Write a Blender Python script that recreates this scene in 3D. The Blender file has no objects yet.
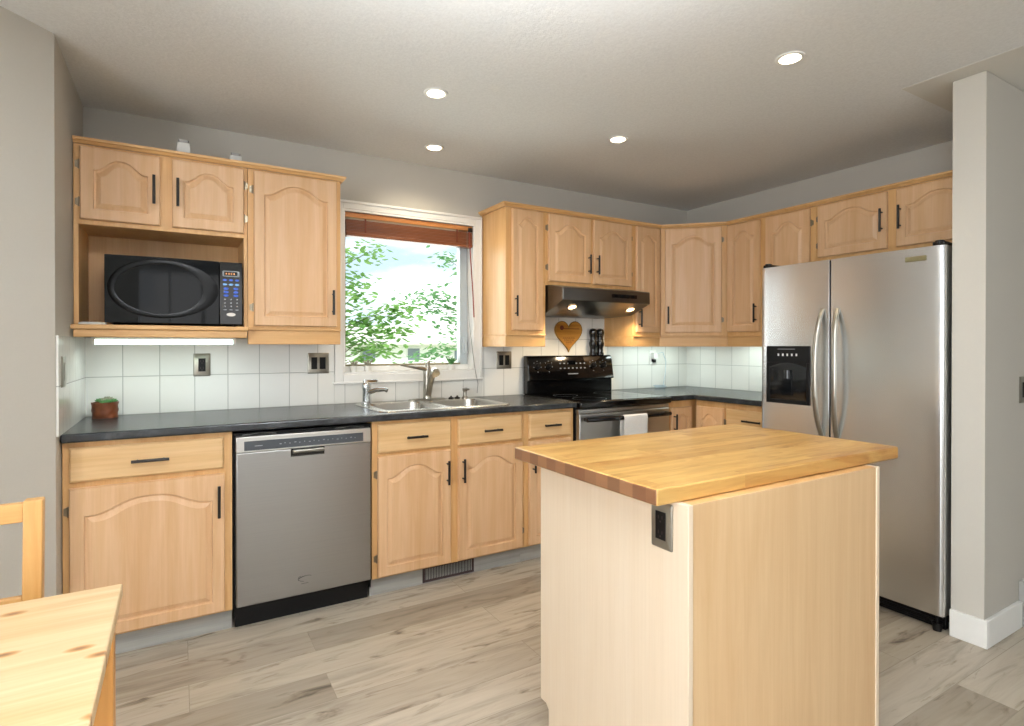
import bpy, bmesh, math, random
from mathutils import Vector, Matrix
PI = math.pi
R = math.radians
random.seed(7)
scn = bpy.context.scene
col = scn.collection

# ------------------------------------------------------------------ camera, world, light, exposure
cam_d = bpy.data.cameras.new('camera')
cam = bpy.data.objects.new('camera', cam_d)
col.objects.link(cam)
scn.camera = cam
cam.location = (0.390, -3.345, 1.249)
cam.rotation_euler = (R(90 - 0.288), 0, R(-30.657))
cam_d.sensor_width = 36
cam_d.lens = 562.035 / 1024 * 36
cam_d.shift_y = (349.04 - 363) / 1024
cam_d.clip_start = 0.05
cam_d.clip_end = 300
vs = scn.view_settings
vs.view_transform = 'Standard'
vs.look = 'None'
vs.gamma = 1
vs.use_curve_mapping = False
vs.exposure = 0.0

world = bpy.data.worlds.new('world')
scn.world = world
world.use_nodes = True
nt = world.node_tree
nt.nodes.clear()
wo = nt.nodes.new('ShaderNodeOutputWorld')
bg = nt.nodes.new('ShaderNodeBackground')
tc = nt.nodes.new('ShaderNodeTexCoord')
mp = nt.nodes.new('ShaderNodeMapping')
mp.inputs['Scale'].default_value = (1.6, 1.6, 4.5)
nz = nt.nodes.new('ShaderNodeTexNoise')
nz.inputs['Scale'].default_value = 1.9
nz.inputs['Detail'].default_value = 6
rp = nt.nodes.new('ShaderNodeValToRGB')
rp.color_ramp.elements[0].position = 0.40
rp.color_ramp.elements[0].color = (0.42, 0.52, 0.62, 1)
rp.color_ramp.elements[1].position = 0.56
rp.color_ramp.elements[1].color = (1.0, 1.0, 1.0, 1)
nt.links.new(tc.outputs['Generated'], mp.inputs['Vector'])
nt.links.new(mp.outputs['Vector'], nz.inputs['Vector'])
nt.links.new(nz.outputs['Fac'], rp.inputs['Fac'])
nt.links.new(rp.outputs['Color'], bg.inputs['Color'])
bg.inputs['Strength'].default_value = 2.0
nt.links.new(bg.outputs['Background'], wo.inputs['Surface'])


def light(name, kind, loc, rot, energy, color=(1, 1, 1), size=0.1, size_y=None, spot=None, blend=0.5):
    d = bpy.data.lights.new(name, kind)
    d.energy = energy
    d.color = color
    if kind == 'AREA':
        d.shape = 'RECTANGLE'
        d.size = size
        d.size_y = size_y or size
    elif kind == 'SUN':
        d.angle = R(1.0)
    else:
        d.shadow_soft_size = size
    if kind == 'SPOT':
        d.spot_size = R(spot)
        d.spot_blend = blend
    o = bpy.data.objects.new(name, d)
    col.objects.link(o)
    o.location = loc
    o.rotation_euler = rot
    return o


light('sun', 'SUN', (0, -5, 8), (R(38), R(18), 0), 3.0, (1, 0.97, 0.92))
# daylight through the dining area's windows (left wall and behind the camera)
light('daylight_left_window', 'AREA', (-2.28, -4.35, 1.35), (0, R(-90), 0), 140, (0.93, 0.97, 1.0), 1.9, 2.3)
light('daylight_back_window', 'AREA', (1.0, -6.32, 1.35), (R(90), 0, 0), 14, (1.0, 0.96, 0.9), 3.4, 1.9)
# unseen fill lamp added by the camera, aimed up to brighten the ceiling
light('added_ceiling_fill', 'SPOT', (0.55, -3.25, 1.70), (R(162), 0, R(-25)), 1350, (0.94, 0.965, 1.0), 0.12, spot=118, blend=1.0)
# daylight through the kitchen window
light('daylight_kitchen_window', 'AREA', (1.66, 0.17, 1.55), (R(-90), 0, 0), 9, (0.93, 0.98, 1.0), 0.74, 0.78)


# ------------------------------------------------------------------ materials
def srgb(h):
    h = h.lstrip('#')
    v = [int(h[i:i + 2], 16) / 255 for i in (0, 2, 4)]
    return tuple((c / 12.92 if c <= 0.04045 else ((c + 0.055) / 1.055) ** 2.4) for c in v) + (1,)


def new_mat(name):
    m = bpy.data.materials.new(name)
    m.use_nodes = True
    n = m.node_tree
    return m, n, n.nodes['Principled BSDF']


def ramp(n, pts):
    r = n.nodes.new('ShaderNodeValToRGB')
    e = r.color_ramp.elements
    while len(e) < len(pts):
        e.new(0.5)
    for i, (p, c) in enumerate(pts):
        e[i].position = p
        e[i].color = srgb(c) if isinstance(c, str) else c
    return r


def mapping(n, scale, loc=(0, 0, 0), rot=(0, 0, 0), coord='Object'):
    t = n.nodes.new('ShaderNodeTexCoord')
    m = n.nodes.new('ShaderNodeMapping')
    m.inputs['Scale'].default_value = scale
    m.inputs['Location'].default_value = loc
    m.inputs['Rotation'].default_value = rot
    n.links.new(t.outputs[coord], m.inputs['Vector'])
    return m


def noise(n, vec, scale, detail=4, rough=0.55, dist=0.0):
    t = n.nodes.new('ShaderNodeTexNoise')
    t.inputs['Scale'].default_value = scale
    t.inputs['Detail'].default_value = detail
    t.inputs['Roughness'].default_value = rough
    t.inputs['Distortion'].default_value = dist
    n.links.new(vec.outputs['Vector'], t.inputs['Vector'])
    return t


def mix(n, a, b, fac, mode='MIX'):
    m = n.nodes.new('ShaderNodeMix')
    m.data_type = 'RGBA'
    m.blend_type = mode
    for k, v in ((6, a), (7, b)):
        if hasattr(v, 'links') or hasattr(v, 'is_linked'):
            n.links.new(v, m.inputs[k])
        else:
            m.inputs[k].default_value = v
    if hasattr(fac, 'is_linked'):
        n.links.new(fac, m.inputs[0])
    else:
        m.inputs[0].default_value = fac
    return m.outputs[2]


def bump(n, b, height, strength, dist=0.002):
    bp = n.nodes.new('ShaderNodeBump')
    bp.inputs['Strength'].default_value = strength
    bp.inputs['Distance'].default_value = dist
    n.links.new(height, bp.inputs['Height'])
    n.links.new(bp.outputs['Normal'], b.inputs['Normal'])


def plain(name, c, rough=0.5, metal=0.0, grain=0.04, gs=40, spec=0.5, coat=0.0, bmp=0.0):
    m, n, b = new_mat(name)
    base = srgb(c)
    mpn = mapping(n, (1, 1, 1))
    t = noise(n, mpn, gs, 3)
    lo = tuple(max(0, x * (1 - grain)) for x in base[:3]) + (1,)
    hi = tuple(min(1, x * (1 + grain)) for x in base[:3]) + (1,)
    r = ramp(n, [(0.3, lo), (0.7, hi)])
    n.links.new(t.outputs['Fac'], r.inputs['Fac'])
    n.links.new(r.outputs['Color'], b.inputs['Base Color'])
    b.inputs['Roughness'].default_value = rough
    b.inputs['Metallic'].default_value = metal
    b.inputs['Specular IOR Level'].default_value = spec
    b.inputs['Coat Weight'].default_value = coat
    if bmp:
        bump(n, b, t.outputs['Fac'], bmp)
    return m


def wood(name, light_c, dark_c, axis='z', rough=0.42, knots=None, scale=1.0, contrast=1.0, pores=0.55):
    m, n, b = new_mat(name)
    s = {'x': (0.9, 14, 14), 'y': (14, 0.9, 14), 'z': (14, 14, 0.9)}[axis]
    a = mapping(n, tuple(v * scale for v in s))
    t1 = noise(n, a, 1.5, 5, 0.6, 0.7)
    s2 = {'x': (3, 150, 150), 'y': (150, 3, 150), 'z': (150, 150, 3)}[axis]
    a2 = mapping(n, s2)
    t2 = noise(n, a2, 1.0, 2, 0.5)
    r = ramp(n, [(0.5 - 0.22 / contrast, dark_c), (0.5 + 0.16 / contrast, light_c)])
    n.links.new(t1.outputs['Fac'], r.inputs['Fac'])
    r2 = ramp(n, [(0.35, (0.90, 0.88, 0.85, 1)), (0.6, (1, 1, 1, 1))])
    n.links.new(t2.outputs['Fac'], r2.inputs['Fac'])
    c = mix(n, r.outputs['Color'], r2.outputs['Color'], pores, 'MULTIPLY')
    if knots:
        a3 = mapping(n, knots)
        v = n.nodes.new('ShaderNodeTexVoronoi')
        v.voronoi_dimensions = '2D'
        v.inputs['Scale'].default_value = 1.0
        n.links.new(a3.outputs['Vector'], v.inputs['Vector'])
        r3 = ramp(n, [(0.02, '#8a5a30'), (0.055, '#dcb078'), (0.09, (1, 1, 1, 1))])
        n.links.new(v.outputs['Distance'], r3.inputs['Fac'])
        c = mix(n, c, r3.outputs['Color'], 0.85, 'MULTIPLY')
    n.links.new(c, b.inputs['Base Color'])
    b.inputs['Roughness'].default_value = rough
    bump(n, b, t2.outputs['Fac'], 0.06)
    return m


def steel(name, c='#b9b9b6', axis='x', rough=0.3, bands=0.05):
    m, n, b = new_mat(name)
    s = {'x': (3, 400, 400), 'y': (400, 3, 400), 'z': (400, 400, 3), 'xy': (3, 3, 500)}[axis]
    a = mapping(n, s)
    t = noise(n, a, 1.0, 2, 0.5)
    base = srgb(c)
    r = ramp(n, [(0.3, tuple(x * (1 - bands) for x in base[:3]) + (1,)), (0.7, base)])
    n.links.new(t.outputs['Fac'], r.inputs['Fac'])
    n.links.new(r.outputs['Color'], b.inputs['Base Color'])
    b.inputs['Metallic'].default_value = 1
    b.inputs['Roughness'].default_value = rough
    bump(n, b, t.outputs['Fac'], 0.035, 0.001)
    return m


def emit(name, c, strength):
    m, n, b = new_mat(name)
    b.inputs['Base Color'].default_value = srgb(c)
    b.inputs['Emission Color'].default_value = srgb(c)
    b.inputs['Emission Strength'].default_value = strength
    return m


def mat_wall(name, c):
    m, n, b = new_mat(name)
    a = mapping(n, (1, 1, 1))
    t = noise(n, a, 140, 3, 0.6)
    base = srgb(c)
    r = ramp(n, [(0.3, tuple(x * 0.98 for x in base[:3]) + (1,)), (0.7, base)])
    n.links.new(t.outputs['Fac'], r.inputs['Fac'])
    n.links.new(r.outputs['Color'], b.inputs['Base Color'])
    b.inputs['Roughness'].default_value = 0.75
    bump(n, b, t.outputs['Fac'], 0.08)
    return m


def mat_ceiling():
    m, n, b = new_mat('stippled_ceiling_paint')
    a = mapping(n, (1, 1, 1))
    t = noise(n, a, 90, 5, 0.7)
    v = noise(n, a, 28, 4, 0.7)
    base = srgb('#e4e6e6')
    r = ramp(n, [(0.38, tuple(x * 0.93 for x in base[:3]) + (1,)), (0.6, base)])
    n.links.new(t.outputs['Fac'], r.inputs['Fac'])
    n.links.new(r.outputs['Color'], b.inputs['Base Color'])
    b.inputs['Roughness'].default_value = 0.9
    ad = n.nodes.new('ShaderNodeMath')
    ad.operation = 'ADD'
    n.links.new(t.outputs['Fac'], ad.inputs[0])
    n.links.new(v.outputs['Fac'], ad.inputs[1])
    bump(n, b, ad.outputs[0], 0.35, 0.004)
    return m


def mat_floor():
    m, n, b = new_mat('grey_oak_vinyl_planks')
    a = mapping(n, (1, 1, 1), loc=(0.35, 0.06, 0))
    br = n.nodes.new('ShaderNodeTexBrick')
    br.offset = 0.37
    br.offset_frequency = 2
    br.inputs['Scale'].default_value = 1
    br.inputs['Brick Width'].default_value = 1.22
    br.inputs['Row Height'].default_value = 0.18
    br.inputs['Mortar Size'].default_value = 0.0012
    br.inputs['Mortar Smooth'].default_value = 0.1
    br.inputs['Bias'].default_value = 0.0
    br.inputs['Color1'].default_value = (0, 0, 0, 1)
    br.inputs['Color2'].default_value = (1, 1, 1, 1)
    br.inputs['Mortar'].default_value = (0.5, 0.5, 0.5, 1)
    n.links.new(a.outputs['Vector'], br.inputs['Vector'])
    pl = ramp(n, [(0.0, '#9a8f7f'), (0.3, '#b2a897'), (0.65, '#c3baab'), (1.0, '#a59a8a')])
    n.links.new(br.outputs['Color'], pl.inputs['Fac'])
    # shift the grain per plank
    t = n.nodes.new('ShaderNodeTexCoord')
    vm = n.nodes.new('ShaderNodeVectorMath')
    vm.operation = 'MULTIPLY_ADD'
    vm.inputs[1].default_value = (9.0, 4.0, 0)
    n.links.new(br.outputs['Color'], vm.inputs[0])
    n.links.new(t.outputs['Object'], vm.inputs[2])
    m1 = n.nodes.new('ShaderNodeMapping')
    m1.inputs['Scale'].default_value = (1.6, 16, 1)
    n.links.new(vm.outputs['Vector'], m1.inputs['Vector'])
    g = noise(n, m1, 1.5, 6, 0.62, 0.8)
    gr = ramp(n, [(0.28, (0.52, 0.49, 0.46, 1)), (0.48, (0.86, 0.84, 0.82, 1)), (0.66, (1, 1, 1, 1))])
    n.links.new(g.outputs['Fac'], gr.inputs['Fac'])
    c = mix(n, pl.outputs['Color'], gr.outputs['Color'], 0.85, 'MULTIPLY')
    m2 = n.nodes.new('ShaderNodeMapping')
    m2.inputs['Scale'].default_value = (2.2, 8.5, 1)
    n.links.new(vm.outputs['Vector'], m2.inputs['Vector'])
    k = noise(n, m2, 1.7, 4, 0.6, 1.2)
    kr = ramp(n, [(0.27, (0.2, 0.17, 0.14, 1)), (0.33, (0.62, 0.58, 0.53, 1)), (0.42, (1, 1, 1, 1))])
    n.links.new(k.outputs['Fac'], kr.inputs['Fac'])
    c = mix(n, c, kr.outputs['Color'], 0.9, 'MULTIPLY')
    seam = ramp(n, [(0.0, (1, 1, 1, 1)), (1.0, (0.5, 0.48, 0.45, 1))])
    n.links.new(br.outputs['Fac'], seam.inputs['Fac'])
    c = mix(n, c, seam.outputs['Color'], 0.8, 'MULTIPLY')
    n.links.new(c, b.inputs['Base Color'])
    b.inputs['Roughness'].default_value = 0.42
    bump(n, b, g.outputs['Fac'], 0.08)
    return m


def mat_tile(name, axis):
    # 15.3 x 20 cm glossy white tiles; axis: which object axis runs along the wall
    m, n, b = new_mat(name)
    rot = (0, 0, 0)
    t = n.nodes.new('ShaderNodeTexCoord')
    sep = n.nodes.new('ShaderNodeSeparateXYZ')
    cmb = n.nodes.new('ShaderNodeCombineXYZ')
    n.links.new(t.outputs['Object'], sep.inputs[0])
    n.links.new(sep.outputs[axis], cmb.inputs[0])
    n.links.new(sep.outputs['Z'], cmb.inputs[1])
    ad = n.nodes.new('ShaderNodeVectorMath')
    ad.operation = 'ADD'
    ad.inputs[1].default_value = (0.1535 * 20, 2.9, 0)
    n.links.new(cmb.outputs[0], ad.inputs[0])
    br = n.nodes.new('ShaderNodeTexBrick')
    br.offset = 0
    br.inputs['Scale'].default_value = 1
    br.inputs['Brick Width'].default_value = 0.1535
    br.inputs['Row Height'].default_value = 0.20
    br.inputs['Mortar Size'].default_value = 0.0022
    br.inputs['Mortar Smooth'].default_value = 0.3
    br.inputs['Color1'].default_value = srgb('#e4e4df')
    br.inputs['Color2'].default_value = srgb('#e9e8e2')
    br.inputs['Mortar'].default_value = srgb('#b3b3ad')
    n.links.new(ad.outputs['Vector'], br.inputs['Vector'])
    n.links.new(br.outputs['Color'], b.inputs['Base Color'])
    b.inputs['Roughness'].default_value = 0.12
    nn = n.nodes.new('ShaderNodeTexNoise')
    nn.inputs['Scale'].default_value = 22
    n.links.new(t.outputs['Object'], nn.inputs['Vector'])
    ma = n.nodes.new('ShaderNodeMath')
    ma.operation = 'MULTIPLY_ADD'
    ma.inputs[1].default_value = -1.0
    n.links.new(br.outputs['Fac'], ma.inputs[0])
    m3 = n.nodes.new('ShaderNodeMath')
    m3.operation = 'MULTIPLY'
    m3.inputs[1].default_value = 0.35
    n.links.new(nn.outputs['Fac'], m3.inputs[0])
    n.links.new(m3.outputs[0], ma.inputs[2])
    bump(n, b, ma.outputs[0], 0.55, 0.0025)
    return m


def mat_butcher():
    m, n, b = new_mat('butcher_block_staves')
    a = mapping(n, (1, 1, 1), loc=(5.13, 5.02, 0))
    br = n.nodes.new('ShaderNodeTexBrick')
    br.offset = 0.43
    br.inputs['Scale'].default_value = 1
    br.inputs['Brick Width'].default_value = 0.62
    br.inputs['Row Height'].default_value = 0.046
    br.inputs['Mortar Size'].default_value = 0.0004
    br.inputs['Color1'].default_value = (0, 0, 0, 1)
    br.inputs['Color2'].default_value = (1, 1, 1, 1)
    br.inputs['Mortar'].default_value = (0.4, 0.4, 0.4, 1)
    n.links.new(a.outputs['Vector'], br.inputs['Vector'])
    pl = ramp(n, [(0.0, '#b58a4c'), (0.35, '#c9a15f'), (0.7, '#d1ab68'), (1.0, '#bd9152')])
    n.links.new(br.outputs['Color'], pl.inputs['Fac'])
    t = n.nodes.new('ShaderNodeTexCoord')
    vm = n.nodes.new('ShaderNodeVectorMath')
    vm.operation = 'MULTIPLY_ADD'
    vm.inputs[1].default_value = (5.0, 3.0, 2.0)
    n.links.new(br.outputs['Color'], vm.inputs[0])
    n.links.new(t.outputs['Object'], vm.inputs[2])
    m1 = n.nodes.new('ShaderNodeMapping')
    m1.inputs['Scale'].default_value = (2.4, 26, 26)
    n.links.new(vm.outputs['Vector'], m1.inputs['Vector'])
    g = noise(n, m1, 1.2, 5, 0.6, 1.0)
    gr = ramp(n, [(0.3, (0.72, 0.62, 0.50, 1)), (0.55, (1, 0.98, 0.95, 1)), (0.72, (1.0, 1.0, 1.0, 1))])
    n.links.new(g.outputs['Fac'], gr.inputs['Fac'])
    c = mix(n, pl.outputs['Color'], gr.outputs['Color'], 0.8, 'MULTIPLY')
    m2 = n.nodes.new('ShaderNodeMapping')
    m2.inputs['Scale'].default_value = (2.0, 6.5, 6.5)
    n.links.new(vm.outputs['Vector'], m2.inputs['Vector'])
    k = noise(n, m2, 1.6, 4, 0.6, 0.8)
    kr = ramp(n, [(0.30, (0.5, 0.32, 0.18, 1)), (0.40, (0.82, 0.68, 0.5, 1)), (0.50, (1, 1, 1, 1))])
    n.links.new(k.outputs['Fac'], kr.inputs['Fac'])
    c = mix(n, c, kr.outputs['Color'], 0.8, 'MULTIPLY')
    # sawn stave ends at the left and right edges are redder and darker wood
    ge = n.nodes.new('ShaderNodeNewGeometry')
    sp = n.nodes.new('ShaderNodeSeparateXYZ')
    tcn = n.nodes.new('ShaderNodeTexCoord')
    n.links.new(tcn.outputs['Normal'], sp.inputs[0])
    ab = n.nodes.new('ShaderNodeMath')
    ab.operation = 'ABSOLUTE'
    n.links.new(sp.outputs['X'], ab.inputs[0])
    gt = n.nodes.new('ShaderNodeMath')
    gt.operation = 'GREATER_THAN'
    gt.inputs[1].default_value = 0.8
    n.links.new(ab.outputs[0], gt.inputs[0])
    er = ramp(n, [(0.0, '#4f3220'), (0.5, '#876042'), (1.0, '#6a452e')])
    n.links.new(br.outputs['Color'], er.inputs['Fac'])
    c = mix(n, c, er.outputs['Color'], gt.outputs[0])
    n.links.new(c, b.inputs['Base Color'])
    b.inputs['Roughness'].default_value = 0.33
    return m


def mat_stone():
    m, n, b = new_mat('charcoal_slate_laminate')
    a = mapping(n, (1, 1, 1))
    t = noise(n, a, 11, 8, 0.65, 0.6)
    r = ramp(n, [(0.3, '#1c1e21'), (0.55, '#2c2f32'), (0.75, '#44484b')])
    n.links.new(t.outputs['Fac'], r.inputs['Fac'])
    n.links.new(r.outputs['Color'], b.inputs['Base Color'])
    b.inputs['Roughness'].default_value = 0.27
    t2 = noise(n, a, 60, 4, 0.6)
    bump(n, b, t2.outputs['Fac'], 0.12)
    return m


def mat_glass():
    m = bpy.data.materials.new('window_glass')
    m.use_nodes = True
    n = m.node_tree
    n.nodes.clear()
    o = n.nodes.new('ShaderNodeOutputMaterial')
    tr = n.nodes.new('ShaderNodeBsdfTransparent')
    tr.inputs['Color'].default_value = (0.97, 0.99, 0.98, 1)
    gl = n.nodes.new('ShaderNodeBsdfGlossy')
    gl.inputs['Roughness'].default_value = 0.0
    fr = n.nodes.new('ShaderNodeFresnel')
    fr.inputs['IOR'].default_value = 1.3
    mx = n.nodes.new('ShaderNodeMixShader')
    n.links.new(fr.outputs[0], mx.inputs[0])
    n.links.new(tr.outputs[0], mx.inputs[1])
    n.links.new(gl.outputs[0], mx.inputs[2])
    n.links.new(mx.outputs[0], o.inputs['Surface'])
    return m


def mat_leaf(name, c1, c2):
    m, n, b = new_mat(name)
    a = mapping(n, (1, 1, 1))
    t = noise(n, a, 6, 3)
    r = ramp(n, [(0.3, c1), (0.7, c2)])
    n.links.new(t.outputs['Fac'], r.inputs['Fac'])
    n.links.new(r.outputs['Color'], b.inputs['Base Color'])
    b.inputs['Roughness'].default_value = 0.5
    tl = n.nodes.new('ShaderNodeBsdfTranslucent')
    n.links.new(r.outputs['Color'], tl.inputs['Color'])
    mx = n.nodes.new('ShaderNodeMixShader')
    mx.inputs[0].default_value = 0.45
    out = n.nodes['Material Output']
    n.links.new(b.outputs[0], mx.inputs[1])
    n.links.new(tl.outputs[0], mx.inputs[2])
    n.links.new(mx.outputs[0], out.inputs['Surface'])
    return m


M = {}
M['wall'] = mat_wall('warm_grey_wall_paint', '#c1bdb4')
M['ceiling'] = mat_ceiling()
M['smooth'] = mat_wall('smooth_ceiling_paint', '#d6d4cd')
M['floor'] = mat_floor()
M['white'] = plain('white_gloss_trim_paint', '#e9e9e6', 0.35, grain=0.01)
M['vinyl'] = plain('grey_blue_vinyl_sash', '#b4bcc0', 0.4, grain=0.01)
M['olive'] = plain('bronze_weather_seal', '#8a8166', 0.6)
M['frame'] = wood('maple_frame_vertical', '#dcb17a', '#cd9c62', 'z')
M['frame_h'] = wood('maple_frame_horizontal', '#dcb17a', '#cd9c62', 'x')
M['door'] = wood('maple_door_panel', '#deb890', '#d1a578', 'z', pores=0.35)
M['drawer'] = wood('maple_drawer_front', '#dfbb8a', '#d1a772', 'x')
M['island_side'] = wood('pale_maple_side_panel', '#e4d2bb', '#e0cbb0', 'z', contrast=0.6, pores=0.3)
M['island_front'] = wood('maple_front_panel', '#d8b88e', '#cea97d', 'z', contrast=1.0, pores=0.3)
M['pine'] = wood('knotty_pine_table_top', '#dcc39a', '#cdab7c', 'x', 0.4, knots=(3.6, 8.0, 0.0), contrast=1.2)
M['pine_leg'] = wood('amber_pine_leg', '#d9a05c', '#c98d48', 'z', 0.4)
M['chair'] = wood('honey_pine_chair', '#cda064', '#b98648', 'z', 0.4)
M['chair_h'] = wood('honey_pine_chair_rail', '#cda064', '#b98648', 'x', 0.4)
M['butcher'] = mat_butcher()
M['stone'] = mat_stone()
M['tile_x'] = mat_tile('white_wall_tile_along_x', 'X')
M['tile_y'] = mat_tile('white_wall_tile_along_y', 'Y')
M['black'] = plain('black_iron_pull', '#1d1a18', 0.4, 0.3)
M['blackplastic'] = plain('black_plastic', '#0d0d0e', 0.4, spec=0.2)
M['blackgloss'] = plain('black_gloss_enamel', '#080809', 0.1, spec=0.5)
M['blackglass'] = plain('black_ceramic_glass', '#070708', 0.05, spec=0.5)
M['mwglass'] = plain('dark_mirror_door_glass', '#070a0e', 0.06, spec=0.22)
M['mwring'] = plain('black_gloss_door_ring', '#030304', 0.3, spec=0.2)
M['display'] = plain('charcoal_display_band', '#3a3f45', 0.3)
M['steel'] = steel('brushed_steel_horizontal', '#b4b4b1', 'x', 0.30)
M['steel_fridge'] = steel('brushed_steel_fridge', '#d9dadb', 'xy', 0.27)
M['steel_dw'] = steel('brushed_steel_dishwasher', '#a3a3a2', 'x', 0.36)
M['steel_dw_top'] = steel('satin_steel_console', '#cdcdca', 'x', 0.38)
M['steel_hood'] = steel('brushed_steel_hood', '#75736f', 'x', 0.3)
M['steel_sink'] = steel('satin_sink_steel', '#c4c2bd', 'x', 0.26)
M['nickel'] = plain('brushed_nickel', '#a9a59b', 0.28, 1.0)
M['chrome'] = plain('polished_chrome', '#c9cccd', 0.08, 1.0)
M['plate'] = plain('satin_nickel_wall_plate', '#9c988e', 0.35, 0.9)
M['hinge'] = plain('antique_nickel_hinge', '#8f8470', 0.3, 1.0)
M['toe'] = wood('grey_plank_toe_kick', '#a7a7a2', '#8a8b87', 'x', 0.5)
M['blind'] = wood('stained_wood_blind', '#8c5433', '#683a22', 'x', 0.4)
M['blind_rail'] = wood('light_wood_blind_rail', '#c98a50', '#ae6c38', 'x', 0.35)
M['cord'] = plain('reddish_brown_cord', '#8a4034', 0.6)
M['greycord'] = plain('thin_grey_cord', '#7a7a78', 0.6)
M['whiteplastic'] = plain('white_plastic', '#e2e2de', 0.4)
M['towel'] = plain('white_cotton_towel', '#e4e2de', 0.95, gs=220, grain=0.08, bmp=0.4)
M['heart'] = wood('golden_varnished_wood', '#cf9440', '#a8691f', 'x', 0.3)
M['heartrim'] = plain('brass_wire_rim', '#8d7334', 0.35, 0.6)
M['heartmark'] = plain('reddish_brown_engraving', '#6b2c18', 0.6)
M['pot'] = plain('carved_brown_wood', '#663213', 0.45, grain=0.25, gs=30)
M['green'] = plain('succulent_green', '#4f8a4c', 0.5, grain=0.3, gs=60)
M['dusty'] = plain('dusty_mauve_succulent', '#8f8c7a', 0.6, grain=0.3, gs=60)
M['blue'] = emit('blue_lit_key', '#2f56b4', 0.35)
M['paleblue'] = emit('pale_blue_lit_key', '#6f9fd0', 0.35)
M['greykey'] = plain('pale_grey_key_print', '#8f9296', 0.5)
M['amber'] = emit('amber_display_digits', '#c98a5a', 0.5)
M['display_grey'] = plain('grey_display_bezel', '#80868a', 0.3)
M['lampwarm'] = emit('warm_led_lens', '#ffe6c2', 14)
M['hoodlamp'] = emit('warm_hood_lamp', '#ffd29a', 9)
M['fluoro'] = emit('cool_fluorescent_tube', '#e6fff6', 3.2)
M['badge'] = plain('bronze_badge', '#8a8262', 0.35, 0.7)
M['maroon'] = plain('dark_maroon_grille', '#3a2a2b', 0.5)
M['grey'] = plain('grey_painted_steel', '#9a9894', 0.45)
M['siding'] = plain('cream_house_siding', '#f4f3f2', 0.7)
M['roof'] = plain('pale_tan_shingles', '#d6d6cc', 0.9, grain=0.1, gs=8)
M['darkwin'] = plain('dark_house_glass', '#7b8790', 0.2)
M['lawn'] = plain('summer_lawn', '#b3bd98', 0.95, grain=0.25, gs=3)
M['bark'] = plain('grey_brown_bark', '#7b6b58', 0.9, grain=0.3, gs=20)
M['leaf'] = mat_leaf('bright_green_leaves', '#6aa04e', '#a9cf80')
M['leaf2'] = mat_leaf('cool_green_leaves', '#5c9a60', '#9cc890')
M['glass'] = mat_glass()


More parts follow.
